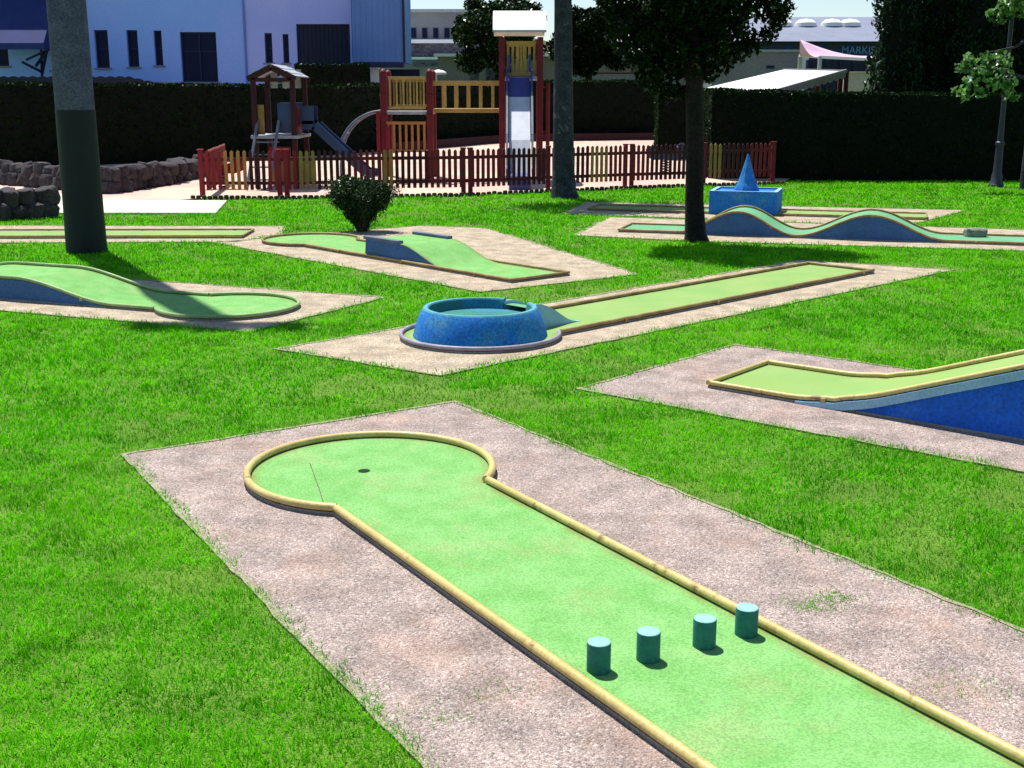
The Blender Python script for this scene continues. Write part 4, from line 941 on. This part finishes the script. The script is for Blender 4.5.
# terraced stone house up the hill
Yh = 82.0
t = thing('hillside_house', (VX(430, Yh), Yh, 0), 'pale terraced house with dark stone walls up the hill behind the small tower', 'house')
def layer(px0, py0, px1, py1, Y, dep, m, nm, mi=None):
    a = R(px0, py0, px1, py1, Y); b = MB(); b.box(((a[0]+a[2])/2, Y+dep/2, (a[1]+a[3])/2), (a[2]-a[0], dep, a[3]-a[1])); return b.build(nm, m, t, smooth=0)
layer(380, 59.5, 500, 96, Yh-2.4, 6, 'greyrender', 'wall'); layer(380, 43, 500, 57, Yh, 6, 'stone', 'stone_wall'); layer(376, 57, 503, 59.4, Yh-2.6, 8, 'white', 'ledge')
layer(376, 39.4, 480, 43, Yh-.3, 8, 'white', 'parapet'); layer(404, 12, 476, 39.2, Yh+4, 6, 'greyrender', 'upper_wall')
for k in range(6):
    b = MB(); a = R(412+k*11, 28, 417+k*11, 38, Yh+3.9); b.box(((a[0]+a[2])/2, Yh+3.96, (a[1]+a[3])/2), (a[2]-a[0], .1, a[3]-a[1])); b.build('window', 'glassdark', t, smooth=0)
layer(414, 62.5, 500, 66, Yh-2.55, .1, 'stone', 'dark_band'); layer(402, 9, 480, 12, Yh+3.6, 7, 'plank', 'roof')
# long low beige building
Yl = 62.0
t = thing('low_building', (VX(560, Yl), Yl, 0), 'long low dusty beige building with white roof edge behind the far hedge', 'building')
layer(438, 56.5, 705, 98, Yl, 7, 'beige', 'wall'); layer(434, 53.5, 708, 56.3, Yl-.5, 8, 'white', 'roof'); layer(560, 72.6, 704, 73.8, Yl-.03, .06, 'maroon', 'painted_line')
layer(560, 74, 704, 97, Yl-.02, .04, 'greyrender', 'plinth')
for px in (470, 486, 640): layer(px, 66, px+9, 80, Yl-.025, .05, 'stone', 'window')
# grey flat roofed annex
Yg = 55.0
t = thing('annex', (VX(760, Yg), Yg, 0), 'plain grey annex with pale corner just behind the white awning', 'building')
a = R(712, 52, 801, 98, Yg); zt_ = a[3]; b = MB(); b.box(((a[0]+a[2])/2, Yg+3, zt_/2), (a[2]-a[0], 6, zt_)); b.build('wall', 'greyrender', t, smooth=0)
b = MB(); b.box(((a[0]+a[2])/2, Yg+3, zt_+.05), (a[2]-a[0]+.2, 6.2, .10)); b.build('roof', 'plank', t, smooth=0)
b = MB(); b.box((a[2]+.12, Yg-.02, zt_/2-.1), (.28, .35, zt_-.2)); b.build('corner_pier', 'white', t, smooth=0)
layer(766, 65.5, 774, 68.5, Yg-.03, .06, 'gatedark', 'vent')
# big roofed market building
Ym = 78.0
t = thing('market_hall', (VX(810, Ym), Ym, 0), 'wide hall with blue grey roof, roof lights and lettering behind the awnings', 'building')
a = R(700, 41, 1010, 100, Ym); b = MB(); b.box(((a[0]+a[2])/2, Ym+5, a[3]/2), (a[2]-a[0], 10, a[3])); b.build('wall', 'awnblue', t, smooth=0)
zr0, zr1 = a[3], VZ(17, Ym+9); b = MB(); b.add([(a[0]-.5, Ym-.8, zr0-.05), (a[2]+.5, Ym-.8, zr0-.05), (a[2]+.5, Ym+9, zr1), (a[0]-.5, Ym+9, zr1), (a[2]+.5, Ym+19, zr0), (a[0]-.5, Ym+19, zr0)], [(0, 1, 2, 3), (3, 2, 4, 5)]); b.build('roof', 'rooffar', t, smooth=0)
for px in (738, 782, 806, 832, 850):
    f = .62; y = Ym-.8+9.8*f; z = zr0+(zr1-zr0)*f; x = VX(px, y, 7); b = MB(); b.lathe((x, y, z-.1), [(.75, 0), (.7, .25), (.45, .45), (.02, .52)], 14); b.build('roof_light', 'white', t)
for px in (760, 792, 824, 856): layer(px, 42, px+22, 49, Ym-.04, .08, 'frame', 'window')
fc = bpy.data.curves.new('sign_lettering', 'FONT'); fc.body = 'MARKIS'; fc.size = .62; fc.extrude = .03; fc.align_x = 'CENTER'
tmp = bpy.data.objects.new('sign_tmp', fc); COL.objects.link(tmp); bpy.context.view_layer.update()
me = bpy.data.meshes.new_from_object(tmp.evaluated_get(bpy.context.evaluated_depsgraph_get())); bpy.data.objects.remove(tmp)
me.materials.clear(); me.materials.append(M['wall_slate']); o = bpy.data.objects.new('sign_lettering', me); COL.objects.link(o); o.parent = t
v = V(858, 53.5, Ym-.12); o.location = Vector(v)-Vector(t.location); o.rotation_euler = (math.radians(90), 0, 0)
# white slanting awning behind the hedge
t = thing('canopy', (VX(775, 37), 37, 0), 'large white slanting awning on posts behind the right hedge', 'awning')
A0, A1, A2, A3 = V(707, 87.5, 35.0), V(762, 95, 33.2), V(846, 71, 36.8), V(784, 69.5, 39.5)
b = MB(); n = 14
def q4(u, v): 
    p = [A0[i]*(1-u)*(1-v)+A3[i]*u*(1-v)+A2[i]*u*v+A1[i]*(1-u)*v for i in range(3)]; p[2] += -.05*math.sin(math.pi*u)*math.sin(math.pi*v); return p
for zz in (0, -.025): b.add([(lambda p: (p[0], p[1], p[2]+zz))(q4(i/n, j/n)) for i in range(n+1) for j in range(n+1)], [(i*(n+1)+j, (i+1)*(n+1)+j, (i+1)*(n+1)+j+1, i*(n+1)+j+1) for i in range(n) for j in range(n)])
b.build('cloth', 'canvas', t)
b = MB(); m_ = 13
for i in range(m_):
    u0_, u1_ = i/m_, (i+1)/m_; p, q_ = q4(u0_, 1), q4(u1_, 1); md = [(a+c)/2 for a, c in zip(p, q_)]
    b.add([p, q_, (q_[0], q_[1]-.01, q_[2]-.16), (md[0], md[1]-.01, md[2]-.22), (p[0], p[1]-.01, p[2]-.16)], [(0, 1, 2, 3, 4)])
b.build('valance', 'greyrender', t, smooth=0)
for px, Y_, zt_ in ((846, 36.9, A2[2]), (840, 37.4, A2[2]-.1), (818, 37.2, A2[2]-.3), (790, 38.8, A3[2]-.3), (712, 35.2, A0[2])):
    b = MB(); x = VX(px, Y_, 2.5); b.box((x, Y_, zt_/2), (.12, .12, zt_)); b.build('post', 'darkwood', t, bevel=.01)
b = MB(); b.bar(A1, A2, .08, .10); b.bar(A3, A2, .08, .08); b.build('beam', 'greyrender', t)
# faded pink peaked parasol roof
t = thing('parasol', (VX(842, 46), 46, 0), 'faded pink peaked awning in front of the hall lettering', 'awning')
ap = V(800, 39.5, 47.5); B = [V(820, 57, 46), V(878, 60, 45.5), V(885, 56, 50), V(800, 55.5, 50)]
b = MB(); rows = 8
for k in range(4):
    p, q_ = B[k], B[(k+1) % 4]; vs = []
    for i in range(rows+1):
        f = i/rows; sag = -.22*math.sin(math.pi*f)
        for j in range(7):
            g_ = j/6; e = [p[a]*(1-g_)+q_[a]*g_ for a in range(3)]; vs.append((ap[0]+(e[0]-ap[0])*f, ap[1]+(e[1]-ap[1])*f, ap[2]+(e[2]-ap[2])*f+sag))
    b.add(vs, [(i*7+j, i*7+j+1, (i+1)*7+j+1, (i+1)*7+j) for i in range(rows) for j in range(6)])
b.build('cloth', 'pink', t, smooth=50)
b = MB(); b.bar(B[0], B[1], .10, .10); b.bar(B[0], B[3], .1, .1); b.bar(B[1], B[2], .1, .1); b.build('rim', 'white', t)
for p in B:
    b = MB(); b.box((p[0], p[1], p[2]/2), (.12, .12, p[2])); b.build('post', 'plank', t)
# cream wall section
Yk = 42.0; a = R(847, 73.5, 905, 100, Yk); b = MB(); b.box(((a[0]+a[2])/2, Yk+.2, a[3]/2), (a[2]-a[0], .4, a[3])); b.box(((a[0]+a[2])/2, Yk+.2, a[3]+.03), (a[2]-a[0]+.1, .5, .06))
tag(b.build('garden_wall', 'cream', bevel=.01), 'cream wall beside the cypresses behind the right hedge', 'wall')
Yk = 44.0; b = MB(); a = R(806, 60, 900, 74, Yk+8); b.box(((a[0]+a[2])/2, Yk+8, a[3]/2), (a[2]-a[0], .3, a[3]))
for i in range(7): b.box((a[0]+.3+i*(a[2]-a[0]-.6)/6, Yk+7.8, a[3]/2), (.14, .12, a[3]))
tag(b.build('pergola_screen', 'gatedark', smooth=0), 'dark slatted screen under the pink peaked awning', 'screen')
# small white parasol
Yp = 52.0; x = VX(438.5, Yp, 3); z = VZ(72, Yp); t = thing('parasol', (x, Yp, 0), 'small white parasol seen above the bridge of the climbing frame', 'parasol')
b = MB(); b.lathe((x, Yp, z), [(.34, -.10), (.34, -.02), (.2, .06), (.02, .10)], 16); b.build('shade', 'white', t)
b = MB(); b.tube([(x-.12, Yp, 0), (x-.12, Yp, z)], .04, 8); b.build('pole', 'white', t)
# wooded hills far behind
b = MB(); n = 60; vs = []
for j, (Y_, h_) in enumerate([(150, 0), (190, 6), (260, 13), (340, 10)]):
    for i in range(n+1):
        x = -260+520*i/n; vs.append((x, Y_+8*math.sin(i*.7), h_*(1+.25*math.sin(i*.45+j)+.12*math.sin(i*1.3))))
b.add(vs, [(j*(n+1)+i, j*(n+1)+i+1, (j+1)*(n+1)+i+1, (j+1)*(n+1)+i) for j in range(3) for i in range(n)]); M['hill'] = mat('wooded hill', (.05, .08, .03), (.09, .09, .05), scale=.05, rough=1, fine=.4, fscale=.6, bump=0)
struct(b.build('hills', 'hill', smooth=80))

# ------------------------------------------------------------------ grass
def inside_depth(poly, X, Y):
    d = np.full(X.shape, 1e9); n = len(poly)
    for i in range(n):
        a = poly[i]; c = poly[(i+1) % n]; ex, ey = c[0]-a[0], c[1]-a[1]; L = math.hypot(ex, ey)
        d = np.minimum(d, ((X-a[0])*-ey+(Y-a[1])*ex)/L)
    return d
def field(y0, y1, dens):
    yy = rng.uniform(y0, y1, int(dens*(y1-y0)*(.9*y1+3.0))); xx = rng.uniform(-(.45*y1+1.5), .45*y1+1.5, len(yy))
    k = np.abs(xx) < .45*yy+1.5; return xx[k], yy[k]
NG = rng.random((256, 256))
def vnoise(X, Y, sc_, seed=0):
    x = X/sc_+seed*17.3+1000; y = Y/sc_+seed*9.1+1000; xi = np.floor(x).astype(int); yi = np.floor(y).astype(int); fx = x-xi; fy_ = y-yi
    fx = fx*fx*(3-2*fx); fy_ = fy_*fy_*(3-2*fy_); g = lambda a, c: NG[a % 256, c % 256]
    return (g(xi, yi)*(1-fx)+g(xi+1, yi)*fx)*(1-fy_)+(g(xi, yi+1)*(1-fx)+g(xi+1, yi+1)*fx)*fy_
def dryness(X, Y):
    v_ = .5*vnoise(X, Y, .55, 1)+.3*vnoise(X, Y, .21, 2)+.2*vnoise(X, Y, 1.7, 3)
    pd = np.full(len(X), 1e9)
    for p in PADS:
        A = sum(p[i][0]*p[(i+1) % len(p)][1]-p[(i+1) % len(p)][0]*p[i][1] for i in range(len(p)))
        pd = np.minimum(pd, -inside_depth(p if A > 0 else p[::-1], X, Y))
    return np.clip((v_-.60)/.13, 0, 1)*.9+np.clip(.30-pd, 0, .3)*1.2*vnoise(X, Y, .4, 8)
ALLX, ALLY, ALLW, ALLH = [], [], [], []
for (y0, y1, dens, w, h) in [(2.4, 5.2, 8500, .0045, .023), (5.2, 8, 5000, .0058, .025), (8, 12, 2300, .0085, .030), (12, 17, 1150, .012, .034), (17, 23, 560, .018, .038), (23, 31, 300, .026, .040)]:
    X, Y = field(y0, y1, dens)
    keep = np.ones(len(X), bool)
    for p in PADS+[PATH]:
        A = sum(p[i][0]*p[(i+1) % len(p)][1]-p[(i+1) % len(p)][0]*p[i][1] for i in range(len(p)))
        pp_ = p if A > 0 else p[::-1]
        dd = inside_depth(pp_, X, Y); wob = .012+.018*np.sin(X*9+Y*4)*np.sin(Y*7-X*3); keep &= dd < rng.exponential(.022, len(X))+np.maximum(wob, 0)+.020
    fy = np.interp(X, [-16, -9.7, -9.6, -5.75, FX[0]]+FX[1:]+[FX[-1]+.2, 7.2, 20], [17, 20, 22, 24.3, FY[0]-.5]+[y-.47 for y in FY[1:]]+[30.45, 30.5, 30.5])
    keep &= Y < fy
    # thin and tufted patches
    keep &= rng.random(len(X)) < 1-.42*np.clip(dryness(X, Y), 0, 1)
    X, Y = X[keep], Y[keep]; ALLX.append(X); ALLY.append(Y); ALLW.append(np.full(len(X), w)); ALLH.append(np.full(len(X), h)*rng.uniform(.55, 1.25, len(X))*(.50+.75*vnoise(X, Y, .11, 4)+.55*vnoise(X, Y, .34, 5))*(1-.3*np.clip(dryness(X, Y), 0, 1)))
# weeds in the gravel
for (px, py, n_, sp) in [(822, 604, 500, .085), (838, 600, 230, .05), (808, 610, 180, .045), (832, 596, 120, .03), (700, 640, 0, .1), (960, 690, 350, .12), (505, 690, 110, .07), (440, 720, 140, .07), (478, 700, 50, .04), (329, 507, 60, .02)]:
    g = G(px, py); X = rng.normal(g[0], sp, n_); Y = rng.normal(g[1], sp*.6, n_); ALLX.append(X); ALLY.append(Y); ALLW.append(np.full(n_, .004)); ALLH.append(rng.uniform(.008, .022, n_))
X = np.concatenate(ALLX); Y = np.concatenate(ALLY); W = np.concatenate(ALLW); Hh = np.concatenate(ALLH); n = len(X)
a = rng.random(n)*2*math.pi; la = np.where(rng.random(n) < .6, vnoise(X, Y, .13, 6)*12.6+rng.normal(0, .5, n), a+math.pi/2+rng.normal(0, .9, n)); ln = np.abs(rng.normal(.75, .4, n))*Hh
dx, dy = np.cos(a)*W/2, np.sin(a)*W/2; lx, ly = np.cos(la)*ln, np.sin(la)*ln
Z0 = np.full(n, -.002)
v = np.stack([np.c_[X-dx, Y-dy, Z0], np.c_[X+dx, Y+dy, Z0], np.c_[X+dx*.8+lx*.35, Y+dy*.8+ly*.35, Hh*.6], np.c_[X-dx*.8+lx*.35, Y-dy*.8+ly*.35, Hh*.6], np.c_[X+lx, Y+ly, Hh]], 1).reshape(-1, 3)
me = bpy.data.meshes.new('grass'); me.vertices.add(5*n); me.vertices.foreach_set('co', v.astype(np.float32).ravel())
base = np.arange(n, dtype=np.int32)[:, None]*5; li = np.concatenate([base+np.array([[0, 1, 2, 3]]), base+np.array([[3, 2, 4]])], 1).astype(np.int32).ravel()
me.loops.add(7*n); me.loops.foreach_set('vertex_index', li)
ls = (np.arange(n, dtype=np.int32)[:, None]*7+np.array([[0, 4]], dtype=np.int32)).ravel(); me.polygons.add(2*n); me.polygons.foreach_set('loop_start', ls.astype(np.int32))
me.update(calc_edges=True); me.materials.append(M['grass'])
at = me.attributes.new('dry', 'FLOAT', 'POINT'); at.data.foreach_set('value', np.repeat(np.clip(dryness(X, Y)*rng.uniform(.3, 1.1, n), 0, 1), 5).astype(np.float32))
at = me.attributes.new('deep', 'FLOAT', 'POINT'); at.data.foreach_set('value', np.repeat(np.clip((.6*vnoise(X, Y, .30, 11)+.4*vnoise(X, Y, .12, 12)-.5)/.25, 0, 1), 5).astype(np.float32)); o = bpy.data.objects.new('grass', me); COL.objects.link(o)
tag(o, 'bright green mown grass covering the lawn between the gravel pads', 'grass', kind='stuff')
print('blades', n)

# ------------------------------------------------------------------ light, sky, camera
EL = math.radians(66); AZ = math.atan2(-.49, .87)
ts_ = Vector((math.sin(AZ)*math.cos(EL), math.cos(AZ)*math.cos(EL), math.sin(EL)))
w = bpy.data.worlds.new('World'); sc.world = w; w.use_nodes = True; nt = w.node_tree
sky = nt.nodes.new('ShaderNodeTexSky'); sky.sky_type = 'NISHITA'; sky.sun_disc = False; sky.sun_elevation = EL; sky.sun_rotation = AZ; sky.air_density = 1.0; sky.dust_density = .4; sky.ozone_density = 3.0
bg = nt.nodes['Background']; bg.inputs[1].default_value = .088; nt.links.new(sky.outputs[0], bg.inputs[0])
sl = bpy.data.lights.new('sun', 'SUN'); sl.energy = 4.6; sl.angle = math.radians(.5); sl.color = (1, .955, .88)
so = bpy.data.objects.new('sun', sl); COL.objects.link(so); so.rotation_euler = ts_.to_track_quat('Z', 'Y').to_euler(); so.location = (0, 0, 30)
cd = bpy.data.cameras.new('camera'); cd.sensor_width = 36; cd.lens = 36*FPX/1024; cd.clip_end = 2000; cd.clip_start = .05
co = bpy.data.objects.new('camera', cd); COL.objects.link(co); co.location = (0, 0, EYE); co.rotation_euler = (math.pi/2-TH, 0, 0); sc.camera = co
sc.view_settings.view_transform = 'Standard'; sc.view_settings.look = 'None'; sc.view_settings.gamma = 1; sc.view_settings.exposure = .68
